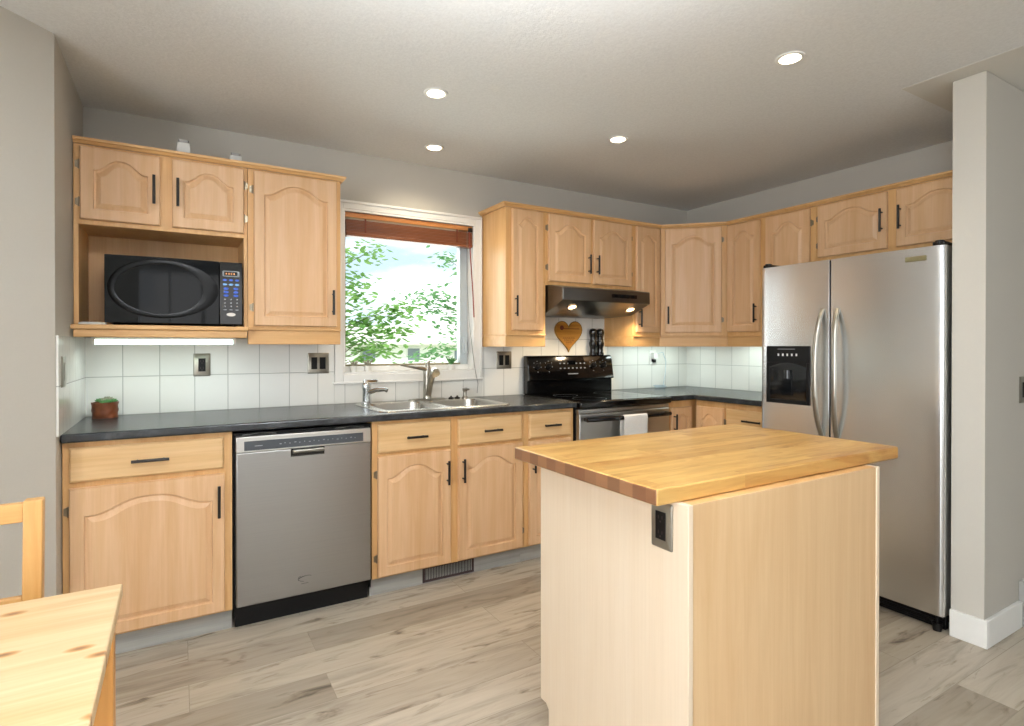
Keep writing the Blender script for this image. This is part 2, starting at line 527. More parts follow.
# ------------------------------------------------------------------ mesh building
class MB:
    def __init__(s):
        s.v = []
        s.f = []

    def add(s, vs_, fs):
        k = len(s.v)
        s.v += [Vector(p) for p in vs_]
        s.f += [tuple(i + k for i in f) for f in fs]
        return s

    def box(s, x0, x1, y0, y1, z0, z1):
        return s.add([(x, y, z) for z in (z0, z1) for y in (y0, y1) for x in (x0, x1)],
                     [(0, 2, 3, 1), (4, 5, 7, 6), (0, 1, 5, 4), (2, 6, 7, 3), (0, 4, 6, 2), (1, 3, 7, 5)])

    def prism(s, poly, axis, a0, a1):
        def P(u, w, a):
            return {'x': (a, u, w), 'y': (u, a, w), 'z': (u, w, a)}[axis]
        n = len(poly)
        vs_ = [P(u, w, a0) for u, w in poly] + [P(u, w, a1) for u, w in poly]
        fs = [tuple(range(n)), tuple(range(2 * n - 1, n - 1, -1))]
        fs += [(i, (i + 1) % n, n + (i + 1) % n, n + i) for i in range(n)]
        return s.add(vs_, fs)

    def loops(s, L, cap0=True, cap1=True, closed=True):
        n = len(L[0])
        vs_ = [p for l in L for p in l]
        fs = []
        for k in range(len(L) - 1):
            for i in range(n if closed else n - 1):
                j = (i + 1) % n
                fs.append((k * n + i, k * n + j, (k + 1) * n + j, (k + 1) * n + i))
        if cap0:
            fs.append(tuple(range(n - 1, -1, -1)))
        if cap1:
            fs.append(tuple(range((len(L) - 1) * n, len(L) * n)))
        return s.add(vs_, fs)

    def tube(s, pts, r, n=12):
        pts = [Vector(p) for p in pts]
        rs = r if isinstance(r, (list, tuple)) else [r] * len(pts)
        L = []
        up = None
        for i, p in enumerate(pts):
            d = (pts[min(i + 1, len(pts) - 1)] - pts[max(i - 1, 0)]).normalized()
            if up is None:
                up = Vector((0, 0, 1)) if abs(d.z) < 0.9 else Vector((1, 0, 0))
            a = d.cross(up).normalized()
            up = a.cross(d).normalized()
            L.append([p + rs[i] * (math.cos(t) * a + math.sin(t) * up)
                      for t in [2 * PI * k / n for k in range(n)]])
        return s.loops(L)

    def cyl(s, p0, p1, r0, r1=None, n=20):
        return s.tube([p0, p1], [r0, r0 if r1 is None else r1], n)

    def lathe(s, prof, c=(0, 0, 0), n=28):
        L = [[(c[0] + r * math.cos(2 * PI * k / n), c[1] + r * math.sin(2 * PI * k / n), c[2] + z)
              for k in range(n)] for r, z in prof]
        return s.loops(L)

    def ring(s, prof, c=(0, 0, 0), n=28):
        L = [[(c[0] + r * math.cos(2 * PI * k / n), c[1] + r * math.sin(2 * PI * k / n), c[2] + z)
              for k in range(n)] for r, z in prof + prof[:1]]
        return s.loops(L, False, False)

    def xf(s, mtx):
        s.v = [mtx @ p for p in s.v]
        return s

    def build(s, name, mat, parent=None, loc=(0, 0, 0), bevel=0.0, smooth=True, ang=35, seg=2):
        me = bpy.data.meshes.new(name)
        me.from_pydata([tuple(p) for p in s.v], [], s.f)
        bm = bmesh.new()
        bm.from_mesh(me)
        bmesh.ops.recalc_face_normals(bm, faces=bm.faces)
        bm.to_mesh(me)
        bm.free()
        me.materials.append(mat)
        if smooth:
            me.polygons.foreach_set('use_smooth', [True] * len(me.polygons))
            me.set_sharp_from_angle(angle=R(ang))
        o = bpy.data.objects.new(name, me)
        col.objects.link(o)
        o.location = loc
        if parent is not None:
            o.parent = parent
        if bevel:
            bv = o.modifiers.new('edge_bevel', 'BEVEL')
            bv.width = bevel
            bv.segments = seg
            bv.limit_method = 'ANGLE'
            bv.angle_limit = R(50)
            bv.harden_normals = False
        return o


def B(*a):
    return MB().box(*a)


def thing(name, label, cat, loc=(0, 0, 0), rz=0.0, group=None):
    o = bpy.data.objects.new(name, None)
    o.empty_display_size = 0.05
    col.objects.link(o)
    o.location = loc
    o.rotation_euler = (0, 0, rz)
    return tag(o, label, cat, group)


def tag(o, label, cat, group=None):
    o['label'] = label
    o['category'] = cat
    if group:
        o['group'] = group
    return o


def struct(o, label=None):
    o['kind'] = 'structure'
    return o


def single(mb, name, mat, label, cat, base, group=None, **k):
    """one-mesh thing whose origin is at base (mesh given in world coordinates)"""
    mb.xf(Matrix.Translation(-Vector(base)))
    return tag(mb.build(name, mat, None, base, **k), label, cat, group)


# ------------------------------------------------------------------ room shell
H = 2.392
W = 4.092
struct(B(-2.5, 5.8, -6.5, 0.15, -0.12, 0.0).build('floor', M['floor'], smooth=False))
struct(B(-2.5, 5.8, -6.5, 0.15, H, H + 0.12).build('ceiling', M['ceiling'], smooth=False))
struct(B(3.155, 5.6, -6.2, -2.075, H - 0.0015, H - 0.0001).build('trim_1', M['smooth'], smooth=False))
# back wall with the kitchen window opening
OX0, OX1, OZ0, OZ1 = 1.216, 2.079, 1.083, 2.055
wb = MB()
wb.box(-0.15, OX0, 0, 0.15, 0, H).box(OX1, W + 0.15, 0, 0.15, 0, H)
wb.box(OX0, OX1, 0, 0.15, 0, OZ0).box(OX0, OX1, 0, 0.15, OZ1, H)
struct(wb.build('wall_back', M['wall'], smooth=False))
# left: short return, then a wall at forty five degrees, then the dining area's wall with its window
wl = MB()
wl.prism([(0, 0), (0, -0.718), (-2.2, -2.918), (-2.35, -2.918), (-2.35, -2.85), (-0.15, -0.65), (-0.15, 0)], 'z', 0, H)
struct(wl.build('wall_left', M['wall'], smooth=False))
wd = MB()
wd.box(-2.35, -2.2, -3.2, -2.918, 0, H).box(-2.35, -2.2, -6.35, -5.5, 0, H)
wd.box(-2.35, -2.2, -5.5, -3.2, 0, 0.4).box(-2.35, -2.2, -5.5, -3.2, 2.3, H)
struct(wd.build('wall_dining', M['wall'], smooth=False))
wr = MB()
wr.box(-2.2, -0.7, -6.35, -6.2, 0, H).box(2.7, 5.6, -6.35, -6.2, 0, H)
wr.box(-0.7, 2.7, -6.35, -6.2, 0, 0.4).box(-0.7, 2.7, -6.35, -6.2, 2.3, H)
struct(wr.build('wall_front', M['wall'], smooth=False))
struct(B(W, W + 0.12, -2.225, 0, 0, H).build('wall_right', M['wall'], smooth=False))
struct(B(3.262, 5.6, -2.343, -2.2255, 0, H - 0.0045).build('wall_partition', M['wall'], smooth=False))
struct(B(5.6, 5.75, -6.35, -2.3, 0, H).build('wall_far_right', M['wall'], smooth=False))


def rear_window(name, horizontal, a0, a1, z0, z1, p):
    w = bpy.data.objects.new(name, None)
    col.objects.link(w)
    struct(w)
    f = MB()

    def b(u0, u1, zz0, zz1, d=0.05):
        if horizontal:
            f.box(u0, u1, p - d, p + 0.02, zz0, zz1)
        else:
            f.box(p - d, p + 0.02, u0, u1, zz0, zz1)
    b(a0, a1, z0, z0 + 0.06)
    b(a0, a1, z1 - 0.06, z1)
    n = 3
    for i in range(n + 1):
        c = a0 + (a1 - a0) * i / n
        b(max(a0, c - 0.035), min(a1, c + 0.035), z0, z1)
    f.build('window_frame', M['white'], w, smooth=False)
    return w


rear_window('window_2', False, -5.5, -3.2, 0.4, 2.3, -2.22)
rear_window('window_3', True, -0.7, 2.7, 0.4, 2.3, -6.22)

# baseboards
bb = MB()
bb.box(3.246, 3.262, -2.359, -2.2255, 0, 0.115).box(3.262, 3.612, -2.359, -2.343, 0, 0.115)
struct(bb.build('baseboard_partition', M['white'], bevel=0.003))
bd = MB().prism([(0.0, -0.722), (-2.19, -2.912), (-2.179, -2.923), (0.0117, -0.7335)], 'z', 0, 0.115)
struct(bd.build('baseboard_left', M['white'], bevel=0.002))
struct(B(-2.2, -2.185, -6.2, -2.95, 0, 0.115).build('baseboard_dining', M['white']))
struct(B(-2.18, 5.58, -6.2, -6.185, 0, 0.115).build('baseboard_front', M['white']))

# tiled splashbacks (slabs of tile on the walls)
struct(B(0.008, OX0 - 0.05, -0.008, -0.0005, 0.9145, 1.288).build('trim_2', M['tile_x'], smooth=False))
struct(B(OX0 - 0.049, OX1 + 0.052, -0.008, -0.0005, 0.9145, 1.027).build('trim_3', M['tile_x'], smooth=False))
struct(B(OX1 + 0.053, W - 0.008, -0.008, -0.0005, 0.9145, 1.288).build('trim_4', M['tile_x'], smooth=False))
struct(B(2.436, 3.189, -0.008, -0.0005, 1.2882, 1.456).build('trim_5', M['tile_x'], smooth=False))
struct(B(0.0005, 0.008, -0.712, -0.0005, 0.9145, 1.288).build('trim_6', M['tile_y'], smooth=False))
struct(B(W - 0.008, W - 0.0005, -1.33, -0.0085, 0.9145, 1.25).build('trim_7', M['tile_y'], smooth=False))

# kitchen window
win = bpy.data.objects.new('window_1', None)
col.objects.link(win)
struct(win)
cs = MB()
cs.box(OX0 - 0.048, OX0, -0.018, -0.0005, OZ0 - 0.05, OZ1 + 0.05)
cs.box(OX1, OX1 + 0.05, -0.018, -0.0005, OZ0 - 0.05, OZ1 + 0.05)
cs.box(OX0, OX1, -0.018, -0.0005, OZ1, OZ1 + 0.05)
cs.box(OX0, OX1, -0.018, -0.0005, OZ0 - 0.05, OZ0)
cs.box(OX0 - 0.06, OX1 + 0.06, -0.024, -0.018, OZ0 - 0.056, OZ0 - 0.043)
cs.box(OX0 - 0.048, OX1 + 0.05, -0.026, -0.018, OZ1 + 0.034, OZ1 + 0.05)
cs.box(OX1 + 0.036, OX1 + 0.05, -0.026, -0.018, OZ0 - 0.04, OZ1 + 0.034)
cs.build('window_casing', M['white'], win, bevel=0.003)
jb = MB()
jb.box(OX0 + 0.0005, OX0 + 0.012, -0.016, 0.145, OZ0, OZ1).box(OX1 - 0.012, OX1 - 0.0005, -0.016, 0.145, OZ0, OZ1)
jb.box(OX0 + 0.012, OX1 - 0.012, -0.016, 0.145, OZ0, OZ0 + 0.012).box(OX0 + 0.012, OX1 - 0.012, -0.016, 0.145, OZ1 - 0.012, OZ1)
jb.build('window_jamb', M['white'], win)
lower = MB().box(OX0 + 0.012, OX1 - 0.012, 0.055, 0.14, OZ0 + 0.012, OZ0 + 0.045)
lower.build('window_sill', M['white'], win, bevel=0.003)
sh = MB()
sx0, sx1, sz0, sz1 = OX0 + 0.014, OX1 - 0.014, OZ0 + 0.046, OZ1 - 0.014
sh.box(sx1 - 0.055, sx1, 0.07, 0.12, sz0, sz1)
sh.box(sx0, sx0 + 0.012, 0.07, 0.12, sz0, sz1)
sh.box(sx0, sx1, 0.07, 0.12, sz1 - 0.04, sz1)
sh.build('window_sash', M['vinyl'], win, bevel=0.002)
sl = MB()
sl.box(sx0 + 0.012, sx0 + 0.021, 0.066, 0.119, sz0 + 0.01, sz1 - 0.04)
sl.box(sx0, sx1 - 0.055, 0.066, 0.119, sz0, sz0 + 0.010)
sl.build('weather_seal', M['olive'], win)
B(sx0 + 0.021, sx1 - 0.055, 0.093, 0.097, sz0 + 0.01, sz1 - 0.04).build('window_pane', M['glass'], win, smooth=False)
cr = MB().box(sx1 - 0.04, sx1 - 0.012, 0.045, 0.069, 1.20, 1.31)
cr.tube([(sx1 - 0.026, 0.05, 1.29), (sx1 - 0.03, 0.03, 1.25), (sx1 - 0.026, 0.028, 1.19)], 0.006, 8)
cr.build('sash_lock', M['vinyl'], win, bevel=0.003)

# ------------------------------------------------------------------ cabinet kit
BAR = None


def pull(parent, x, z, y, vertical=True, length=0.132):
    """black bar pull centred at (x, y, z), standing off towards -y"""
    m = MB()
    h = length / 2
    a = Vector((0, 0, 1)) if vertical else Vector((1, 0, 0))
    c = Vector((x, y - 0.028, z))
    m.tube([c - a * h, c + a * h], 0.0062, 10)
    for s in (-1, 1):
        p = c + a * s * h * 0.70
        m.tube([p, p + Vector((0, 0.0275, 0))], 0.0042, 8)
    return m.build('handle', M['black'], parent)


def hinge(parent, x, z, y, side):
    """partial wrap hinge: leaf on the frame, barrel at the door edge. side -1 = left of the door"""
    m = MB()
    m.tube([(x + side * 0.003, y - 0.004, z - 0.02), (x + side * 0.003, y - 0.004, z + 0.02)], 0.0042, 10)
    m.prism([(x + side * 0.003, z - 0.02), (x + side * 0.018, z - 0.013), (x + side * 0.018, z + 0.013), (x + side * 0.003, z + 0.02)],
            'y', y - 0.0025, y - 0.0003)
    return m.build('hinge', M['hinge'], parent)


def arch_pts(x0, x1, zs, amp, k=28):
    out = []
    for i in range(k + 1):
        u = -1 + 2 * i / k
        a = abs(u) / 0.9
        b = 0 if a >= 1 else 0.5 * (1 + math.cos(PI * a ** 1.3))
        out.append((x1 + (x0 - x1) * i / k, zs + amp * b))
    return out       # from right to left


def door(parent, x0, x1, z0, z1, y=0.0, t=0.019, arch=True, hng='L', pl=None, mat='door', stile=None, name='door', hz=None):
    """raised panel door with a cathedral arch; back face at y, front at y - t"""
    w, h = x1 - x0, z1 - z0
    st = min(0.046, w * 0.17)
    amp = min(0.055, 0.18 * w, 0.16 * h) if arch else 0.0
    top = z1 - st * (1.0 if h < 0.4 else 1.2)
    zs = top - amp
    k = 28

    def loop(ins, yy, amp_s=1.0):
        a, b = x0 + st + ins, x1 - st - ins
        c = z0 + st + ins
        ar = arch_pts(a, b, zs - ins, amp * amp_s, k)
        return [(a, yy, c), (b, yy, c)] + [(p, yy, q) for p, q in ar]

    def rect(ins, yy):
        a, b, c, d = x0 + ins, x1 - ins, z0 + ins, z1 - ins
        pts = [(a, yy, c), (b, yy, c)]
        for i in range(k + 1):
            f = i / k
            pts.append((b + (a - b) * f, yy, d))
        return pts
    yf = y - t
    m = MB()
    m.loops([rect(0, y - 0.0004), rect(0, yf + 0.005), rect(0.004, yf), loop(0, yf), loop(0.003, yf + 0.008),
             loop(0.008, yf + 0.009), loop(0.026, yf + 0.0015), loop(0.027, yf + 0.001)])
    o = m.build(name, M[mat], parent, ang=7)
    if pl:
        sx, vert, length = pl
        hx = x0 + st * 0.5 if sx == 'L' else x1 - st * 0.5
        if vert == 'B':
            hzc = z0 + 0.10
        elif vert == 'T':
            hzc = z1 - 0.115
        else:
            hzc = (z0 + z1) / 2
        if hz is not None:
            hzc = hz
        pull(o, hx, hzc, yf, True, length)
    if hng:
        hx, sd = (x0, -1) if hng == 'L' else (x1, 1)
        dz = min(0.09, h * 0.24)
        hinge(o, hx, z0 + dz, y, sd)
        hinge(o, hx, z1 - dz, y, sd)
    return o


def drawer(parent, x0, x1, z0, z1, y=0.0, t=0.019, length=0.11):
    m = MB()

    def rect(ins, yy):
        return [(x0 + ins, yy, z0 + ins), (x1 - ins, yy, z0 + ins), (x1 - ins, yy, z1 - ins), (x0 + ins, yy, z1 - ins)]
    m.loops([rect(0, y - 0.0004), rect(0, y - t + 0.007), rect(0.004, y - t + 0.002), rect(0.008, y - t)])
    o = m.build('drawer', M['drawer'], parent, ang=25)
    pull(o, (x0 + x1) / 2, (z0 + z1) / 2, y - t, False, length)
    return o


def base_cab(loc, rz, w, label, doors, drawers, depth=0.6, toe=True, name='base_cabinet', body_x1=None, toe_x1=None, hollow=False):
    t = thing(name, label, 'cabinet', loc, rz)
    x1 = body_x1 if body_x1 is not None else w
    if hollow:
        c = MB().box(0.0, 0.016, 0.019, depth, 0.095, 0.8785).box(x1 - 0.016, x1, 0.019, depth, 0.095, 0.8785)
        c.box(0.016, x1 - 0.016, 0.019, depth, 0.095, 0.111).box(0.016, x1 - 0.016, depth - 0.006, depth, 0.111, 0.8785)
    else:
        c = MB().box(0.0, x1, 0.019, depth, 0.095, 0.8785)
    c.build('carcass', M['frame'], t, smooth=False)
    ff = MB()
    # face frame: stiles and rails standing in front of the carcass
    ff.box(0, w, 0.0, 0.018, 0.095, 0.8785)
    ff.build('face_frame', M['frame'], t, bevel=0.0015)
    for d in doors:
        door(t, **d)
    for d in drawers:
        drawer(t, *d)
    if toe:
        B(0, toe_x1 or w, 0.04, 0.052, 0.0, 0.0945).build('toe_kick', M['toe'], t, smooth=False)
    return t


# base cabinets along the back wall; face frames at y = -0.611, doors out to -0.63
FY = -0.611
base_cab((0.003, FY, 0), 0, 0.586, 'wide maple base cabinet with one drawer over one arched door, left of dishwasher',
         [dict(x0=0.022, x1=0.556, z0=0.105, z1=0.700, hng='L', pl=('R', 'T', 0.135), stile=0.062)],
         [(0.022, 0.553, 0.722, 0.856, 0, 0.019, 0.13)])
base_cab((1.207, FY, 0), 0, 0.882, 'maple sink base cabinet with two arched doors under two drawer fronts, below the window',
         [dict(x0=0.026, x1=0.419, z0=0.105, z1=0.702, hng='L', pl=('R', 'T', 0.125), stile=0.062),
          dict(x0=0.464, x1=0.865, z0=0.105, z1=0.702, hng='R', pl=('L', 'T', 0.125), stile=0.062)],
         [(0.026, 0.419, 0.718, 0.860), (0.464, 0.860, 0.718, 0.860)], hollow=True)
base_cab((2.090, FY, 0), 0, 0.350, 'narrow maple base cabinet with one drawer and one door, just left of the range',
         [dict(x0=0.028, x1=0.322, z0=0.105, z1=0.702, hng='R', pl=('L', 'T', 0.125))],
         [(0.028, 0.322, 0.718, 0.860)])
base_cab((3.214, FY, 0), 0, 0.256, 'small maple corner cabinet door tucked right of the range, under the slate worktop',
         [dict(x0=0.045, x1=0.238, z0=0.105, z1=0.832, hng=None, pl=('L', 'T', 0.12), hz=0.73)], [],
         body_x1=0.874, toe_x1=0.256, name='corner_base_cabinet')
base_cab((3.489, -0.634, 0), R(-90), 0.245, 'maple base cabinet with small arched door at the inner corner, facing left',
         [dict(x0=0.012, x1=0.236, z0=0.105, z1=0.838, hng='R', pl=None)], [])
base_cab((3.489, -0.881, 0), R(-90), 0.445, 'maple base cabinet with drawer, between the corner and the fridge',
         [dict(x0=0.012, x1=0.425, z0=0.105, z1=0.695, hng='R', pl=('L', 'T', 0.12))],
         [(0.012, 0.425, 0.712, 0.840, 0, 0.019, 0.13)])


# wall cabinets; face frames at y = -0.321
def wall_cab(loc, rz, w, z0, z1, label, doors, rail=True, depth=0.32, name='wall_cabinet', side_l=False):
    t = thing(name, label, 'cabinet', (loc[0], loc[1], z0), rz)
    zc = 0.08 if rail else 0.0
    B(0, w, 0.019, depth, zc, z1 - z0).build('carcass', M['frame'], t, smooth=False)
    B(0, w, 0, 0.018, zc, z1 - z0).build('face_frame', M['frame'], t, bevel=0.0015)
    if rail:
        r = MB().box(0, w, -0.010, depth, zc - 0.010, zc - 0.0002)
        r.box(0, w, 0.002, 0.020, 0.0, zc - 0.010)
        if side_l:
            r.box(0, 0.018, 0.020, depth, 0.0, zc - 0.010)
        r.build('light_rail', M['frame_h'], t, bevel=0.002)
    for d in doors:
        d = dict(d)
        d['z0'] -= z0
        d['z1'] -= z0
        if d.get('hz') is not None:
            d['hz'] -= z0
        door(t, **d)
    return t


UY = -0.321
ZT = 2.118
# microwave cabinet: two doors over an open niche with a projecting shelf
t = thing('microwave_cabinet', 'maple wall cabinet with two small arched doors over an open microwave niche', 'cabinet', (0.003, UY, 1.285))
z = -1.285
c = MB()
c.box(0, 0.676, 0.019, 0.32, 1.775 + z, ZT + z)
c.build('carcass', M['frame'], t, smooth=False)
ns = MB()
ns.box(0, 0.018, 0.0, 0.32, 1.342 + z, 1.7748 + z).box(0.660, 0.676, 0.0, 0.32, 1.342 + z, 1.7748 + z)
ns.box(0.018, 0.660, 0.306, 0.32, 1.342 + z, 1.7748 + z)
ns.build('niche_panels', M['frame'], t, smooth=False)
B(0, 0.676, 0, 0.018, 1.775 + z, ZT + z).build('face_frame', M['frame'], t, bevel=0.0015)
sf = MB().box(-0.001, 0.672, -0.078, 0.32, 1.322 + z, 1.3415 + z)
sf.box(0.006, 0.668, -0.066, -0.048, 1.288 + z, 1.322 + z)
sf.build('shelf', M['frame_h'], t, bevel=0.003)
door(t, 0.024, 0.316, 1.795 + z, 2.106 + z, hng='L', pl=('R', 'M', 0.128))
door(t, 0.362, 0.660, 1.795 + z, 2.106 + z, hng='R', pl=('L', 'M', 0.128))

wall_cab((0.681, UY), 0, 0.446, 1.258, ZT, 'tall maple wall cabinet with single arched door, left of the window',
         [dict(x0=0.026, x1=0.424, z0=1.350, z1=2.108, hng='L', pl=('R', 'B', 0.128), hz=1.475, stile=0.06)])
wall_cab((2.136, UY), 0, 0.298, 1.246, ZT, 'tall maple wall cabinet with narrow door, right of the window, left of the hood',
         [dict(x0=0.040, x1=0.270, z0=1.350, z1=2.108, hng=None, pl=('L', 'B', 0.128), hz=1.50)], side_l=True)
wall_cab((2.435, UY), 0, 0.754, 1.648, ZT, 'short maple wall cabinet with two arched doors above the range hood',
         [dict(x0=0.016, x1=0.360, z0=1.672, z1=2.108, hng='L', pl=('R', 'B', 0.128), hz=1.80),
          dict(x0=0.386, x1=0.730, z0=1.672, z1=2.108, hng='R', pl=('L', 'B', 0.128), hz=1.80)], rail=False)
wall_cab((3.190, UY), 0, 0.266, 1.246, ZT, 'narrow tall maple wall cabinet between the hood and the corner',
         [dict(x0=0.022, x1=0.252, z0=1.350, z1=2.108, hng=None, pl=('L', 'B', 0.128), hz=1.45)], side_l=True)
# diagonal corner cabinet
t = thing('corner_wall_cabinet', 'tall maple corner wall cabinet set diagonally with one arched door', 'cabinet', (3.457, UY, 1.246))
z = -1.246


def dg(u, d):   # u along the diagonal front, d out of it (negative towards the room), local to the thing
    c_ = math.cos(R(-45))
    s_ = math.sin(R(-45))
    return (u * c_ - d * s_, u * s_ + d * c_)


Lg = 0.470
poly = [dg(0, 0.019), dg(Lg, 0.019), (0.630, -0.3324), (0.630, 0.3185), (0.001, 0.3185), (0.001, 0.012)]
MB().prism(poly, 'z', 1.326 + z, ZT + z).build('carcass', M['frame'], t, smooth=False)
ff = MB().box(0.004, Lg - 0.004, 0, 0.018, 1.326 + z, ZT + z).build('face_frame', M['frame'], t, bevel=0.0015)
ff.rotation_euler.z = R(-45)
lr = MB().box(-0.002, Lg + 0.002, -0.010, 0.03, 1.316 + z, 1.3255 + z).box(-0.004, Lg + 0.003, 0.002, 0.020, 0, 1.316 + z)
lr = lr.build('light_rail', M['frame_h'], t, bevel=0.002)
lr.rotation_euler.z = R(-45)
d_ = door(t, 0.036, 0.428, 1.350 + z, 2.108 + z, hng='R', pl=('L', 'B', 0.128), hz=1.475 + z)
d_.rotation_euler.z = R(-45)

RX = 3.789
wall_cab((RX, -0.655), R(-90), 0.651, 1.246, ZT, 'tall two door maple wall cabinet on the right wall beside the fridge',
         [dict(x0=0.006, x1=0.268, z0=1.350, z1=2.108, hng='L', pl=('R', 'B', 0.128), hz=1.475),
          dict(x0=0.312, x1=0.618, z0=1.350, z1=2.108, hng='R', pl=('L', 'B', 0.128), hz=1.475)], depth=0.30)
wall_cab((RX, -1.307), R(-90), 0.915, 1.770, ZT, 'short two door maple wall cabinet above the stainless fridge',
         [dict(x0=0.018, x1=0.412, z0=1.793, z1=2.108, hng='L', pl=('R', 'M', 0.128)),
          dict(x0=0.459, x1=0.860, z0=1.793, z1=2.108, hng='R', pl=('L', 'M', 0.128))], rail=False, depth=0.30)

# crown mouldings (run across several cabinets)
cp = [(0, 0), (-0.010, 0), (-0.018, 0.010), (-0.024, 0.013), (-0.026, 0.020), (-0.026, 0.024), (0, 0.024)]


def crown(path, base, label):
    """path: list of (x, y, outward dx, dy) miter points; profile offset outwards"""
    m = MB()
    L = []
    for x, y, dx, dy in path:
        L.append([(x - base[0] - o * dx, y - base[1] - o * dy, zz) for o, zz in cp])
    m.loops(L)
    return tag(m.build('crown_moulding', M['frame_h'], None, base, ang=20), label, 'moulding')


crown([(0.004, UY, 0, -1), (1.127, UY, 1, -1), (1.127, -0.002, 1, 0)], (0.004, UY, ZT + 0.0005),
      'maple crown moulding along the top of the left wall cabinets')
s2 = math.tan(R(22.5))
crown([(2.136, -0.002, -1, 0), (2.136, UY, -1, -1), (3.457, UY, -s2, -1), (3.789, -0.653, -1, -s2), (3.789, -2.222, -1, 0)],
      (2.136, UY, ZT + 0.0005), 'maple crown moulding along the tops of the right hand wall cabinets')

# ------------------------------------------------------------------ worktops
wt = MB()
SX0, SX1, SY0, SY1 = 1.285, 2.005, -0.560, -0.098      # sink cut-out
z0_, z1_ = 0.879, 0.914


def slab(m, x0, x1, y0, y1):
    m.box(x0, x1, y0, y1, z0_, z1_)


def grid_slab(m, xs, ys, hole, lo, hi):
    vid = {}
    vs_, fs = [], []

    def V(i, j, k):
        if (i, j, k) not in vid:
            vid[(i, j, k)] = len(vs_)
            vs_.append((xs[i], ys[j], (lo, hi)[k]))
        return vid[(i, j, k)]
    cells = {(i, j) for i in range(len(xs) - 1) for j in range(len(ys) - 1)} - set(hole)
    for i, j in cells:
        fs.append((V(i, j, 1), V(i + 1, j, 1), V(i + 1, j + 1, 1), V(i, j + 1, 1)))
        fs.append((V(i, j, 0), V(i, j + 1, 0), V(i + 1, j + 1, 0), V(i + 1, j, 0)))
        for (di, dj, a, b_) in ((-1, 0, (i, j), (i, j + 1)), (1, 0, (i + 1, j), (i + 1, j + 1)),
                                (0, -1, (i, j), (i + 1, j)), (0, 1, (i, j + 1), (i + 1, j + 1))):
            if (i + di, j + dj) not in cells:
                fs.append((V(*a, 0), V(*b_, 0), V(*b_, 1), V(*a, 1)))
    m.add(vs_, fs)
    return m


grid_slab(wt, [0.0015, SX0, SX1, 2.447], [-0.648, SY0, SY1, -0.009], [(1, 1)], z0_, z1_)
single(wt, 'worktop', M['stone'], 'long charcoal slate look worktop holding the sink, left of the range', 'worktop', (0.0015, -0.648, 0.879),
       bevel=0.008, seg=3)
wt2 = MB()
grid_slab(wt2, [3.212, 3.452, W - 0.009], [-1.328, -0.648, -0.009], [(0, 0)], z0_, z1_)
single(wt2, 'worktop', M['stone'], 'L shaped slate look worktop in the corner between range and fridge', 'worktop', (3.212, -0.648, 0.879),
       bevel=0.008, seg=3)


# ------------------------------------------------------------------ sink and taps
def rrect(x0, x1, y0, y1, r, z, n=6):
    pts = []
    for cx_, cy_, a0 in ((x1 - r, y1 - r, 0), (x0 + r, y1 - r, 90), (x0 + r, y0 + r, 180), (x1 - r, y0 + r, 270)):
        for k in range(n + 1):
            a = R(a0 + 90 * k / n)
            pts.append(Vector((cx_ + r * math.cos(a), cy_ + r * math.sin(a), z)))
    return pts


def plate_with_holes(outer, holes, name, mat, parent):
    bm = bmesh.new()
    edges = []
    for lp in [outer] + holes:
        vs_ = [bm.verts.new(p) for p in lp]
        for i in range(len(vs_)):
            edges.append(bm.edges.new((vs_[i], vs_[(i + 1) % len(vs_)])))
    bmesh.ops.triangle_fill(bm, edges=edges, use_beauty=True, normal=(0, 0, 1))
    return bm


skx, sky = 1.262, -0.583
sink = thing('kitchen_sink', 'stainless double bowl sink set in the dark worktop under the window', 'sink', (1.645, -0.33, 0.9142))
ox, oy = -1.645, 0.33
out_top = rrect(1.262 + ox, 2.028 + ox, -0.583 + oy, -0.078 + oy, 0.05, 0.005)
b1 = (1.305 + ox, 1.625 + ox, -0.545 + oy, -0.165 + oy)
b2 = (1.665 + ox, 1.985 + ox, -0.545 + oy, -0.165 + oy)
bm = plate_with_holes(out_top, [rrect(*b1, 0.06, 0.005), rrect(*b2, 0.06, 0.005)], 'rim', None, sink)
me = bpy.data.meshes.new('sink_rim')
bm.to_mesh(me)
bm.free()
me.materials.append(M['steel_sink'])
o = bpy.data.objects.new('sink_rim', me)
col.objects.link(o)
o.parent = sink
MB().loops([rrect(1.258 + ox, 2.032 + ox, -0.587 + oy, -0.074 + oy, 0.053, 0.0006), out_top], False, False).build('rim_edge', M['steel_sink'], sink)
for b_ in (b1, b2):
    x0, x1, y0, y1 = b_
    bo = MB().loops([rrect(x0, x1, y0, y1, 0.06, 0.005), rrect(x0 + 0.004, x1 - 0.004, y0 + 0.004, y1 - 0.004, 0.058, -0.004),
                     rrect(x0 + 0.012, x1 - 0.012, y0 + 0.012, y1 - 0.012, 0.055, -0.13),
                     rrect(x0 + 0.030, x1 - 0.030, y0 + 0.030, y1 - 0.030, 0.045, -0.155)], False, True)
    bo = bo.build('bowl', M['steel_sink'], sink, ang=60)
    cxm, cym = (x0 + x1) / 2, (y0 + y1) / 2
    MB().lathe([(0.001, -0.152), (0.036, -0.152), (0.042, -0.1535), (0.042, -0.1545)], (cxm, cym, 0)).build('drain', M['chrome'], bo)

